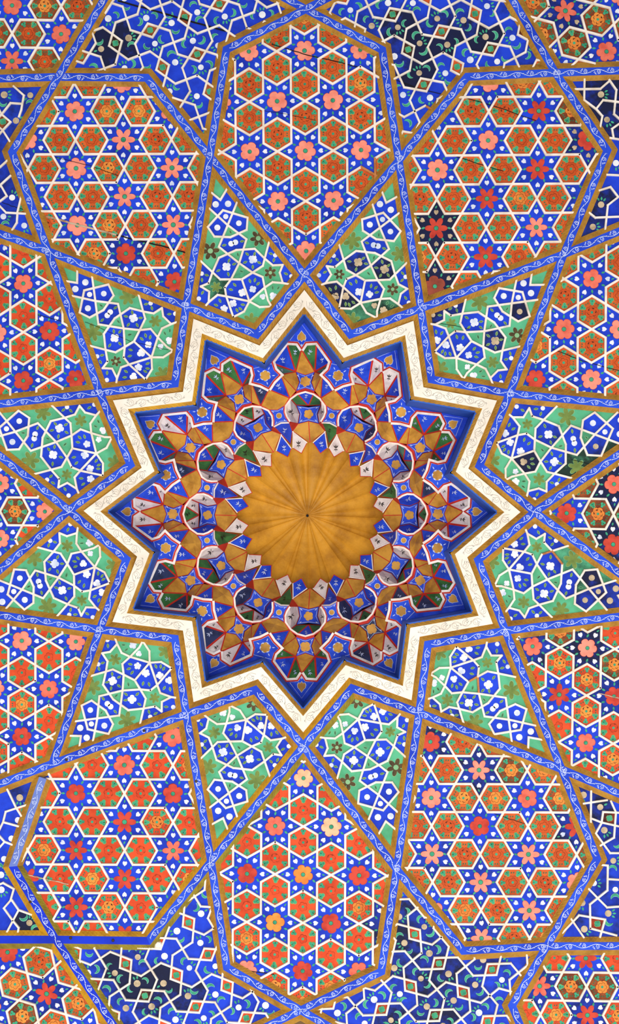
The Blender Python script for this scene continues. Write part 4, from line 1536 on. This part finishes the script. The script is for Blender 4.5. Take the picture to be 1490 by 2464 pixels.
    for s, cm in ((1, 'mwhite'), (-1, 'mblue')):
        def Y(r, t, h):
            return Z(r, 15 - s * (15 - t), h)
        A, B0, C, Dd = Y(206, 11, h2 + 8), Y(176, 2.0, h3 - 16), Y(151, 8.6, h3 + 4), Y(168, 14.7, h3 - 14)
        facet(vault3, 'tongue', [A, B0, C, Dd], cm, 1.5, sprig='inkd' if cm == 'mwhite' else 'scroll', lift=-3)
        ar = MB()
        for (p, q) in ((A, B0), (A, Dd)):
            u = unit(p, q)
            nx, ny = -u[1] * 2.3, u[0] * 2.3
            ctr = centroid([A[:2], B0[:2], C[:2], Dd[:2]])
            if (ctr[0] - p[0]) * nx + (ctr[1] - p[1]) * ny < 0:
                nx, ny = -nx, -ny
            ar.face([W(p[0], p[1], p[2] - 1.5), W(q[0], q[1], q[2] - 1.5), W(q[0] + nx, q[1] + ny, q[2] - 1.0), W(p[0] + nx, p[1] + ny, p[2] - 1.0)], M['marris'])
        ar.build('arris', vault3)

# ------------------------------------------------------------------ fluted gold dome
for i in range(n):
    j = (i + 1) % n
    # which vertex is the point of the star and which the notch
    ti, ni = (i, j) if i % 2 == 0 else (j, i)
    k = (ti // 2)
    s = -1 if i % 2 == 0 else 1
    mb = MB()
    pts = [base(ti), polh(440 * TIPF[k] / .962, 0, k, h0), polh(401, 4.9 * s, k, h0), polh(360, 10.7 * s, k, h0), polh(346, 15 * s, k, h0), base(ni)]
    mb.flat(pts, h0 + .7, M['mblue'])
    mb.build('ledge', fb)
dome = empty('fluted_dome', W(MCX, MCY, h3), 'fluted gold half-dome at the very centre of the ceiling', 'dome')
NF = 32
ax, ay = 740.0, 1239.0
for i in range(NF):
    mb = MB()
    a0, a1 = 2 * math.pi * i / NF + .04, 2 * math.pi * (i + 1) / NF + .04
    a0 += .05 * math.sin(i * 2.3); a1 += .05 * math.sin((i + 1) * 2.3)
    if i == NF - 1:
        a1 = 2 * math.pi + .04
    if i == 0:
        a0 = .04
    NR, NC = 9, 6
    grid = []
    for r in range(NR + 1):
        rr = 205 * r / NR
        row = []
        for c in range(NC + 1):
            t = c / NC
            a = a0 + (a1 - a0) * t
            f = rr / 205
            hh = h3 - 6 + 88 * (1 - f * f)
            hh += 7.0 * f ** .8 * math.sin(math.pi * t) ** .8
            cxx, cyy = ax + (MCX + 12 - ax) * f, ay + (MCY + 4 - ay) * f
            row.append(W(cxx + rr * math.cos(a), cyy + rr * math.sin(a), hh))
        grid.append(row)
    for r in range(NR):
        for c in range(NC):
            if r == 0:
                mb.face([grid[0][c], grid[1][c], grid[1][c + 1]], M['dome'])
            else:
                mb.face([grid[r][c], grid[r + 1][c], grid[r + 1][c + 1], grid[r][c + 1]], M['dome'])
    mb.build('flute', dome)
mb = MB()
mb.flat(ring((ax, ay + 2), 3.4, 8), h3 + 76, M['crack'])
mb.build('boss', dome)
# closed box behind the vault so that no daylight leaks through the joints
mb = MB()
bx = [(MCX - 560, MCY - 560), (MCX + 560, MCY - 560), (MCX + 560, MCY + 560), (MCX - 560, MCY + 560)]
mb.flat(bx, 500, M['ceil'])
for i in range(4):
    a, b = W(*bx[i - 1], 500), W(*bx[i], 500)
    lo = Vector((0, 0, W(0, 0, HB + 12).z - a.z))
    mb.face([a, b, b + lo, a + lo], M['ceil'])
tag(mb.build('ceiling_void'), kind='structure')
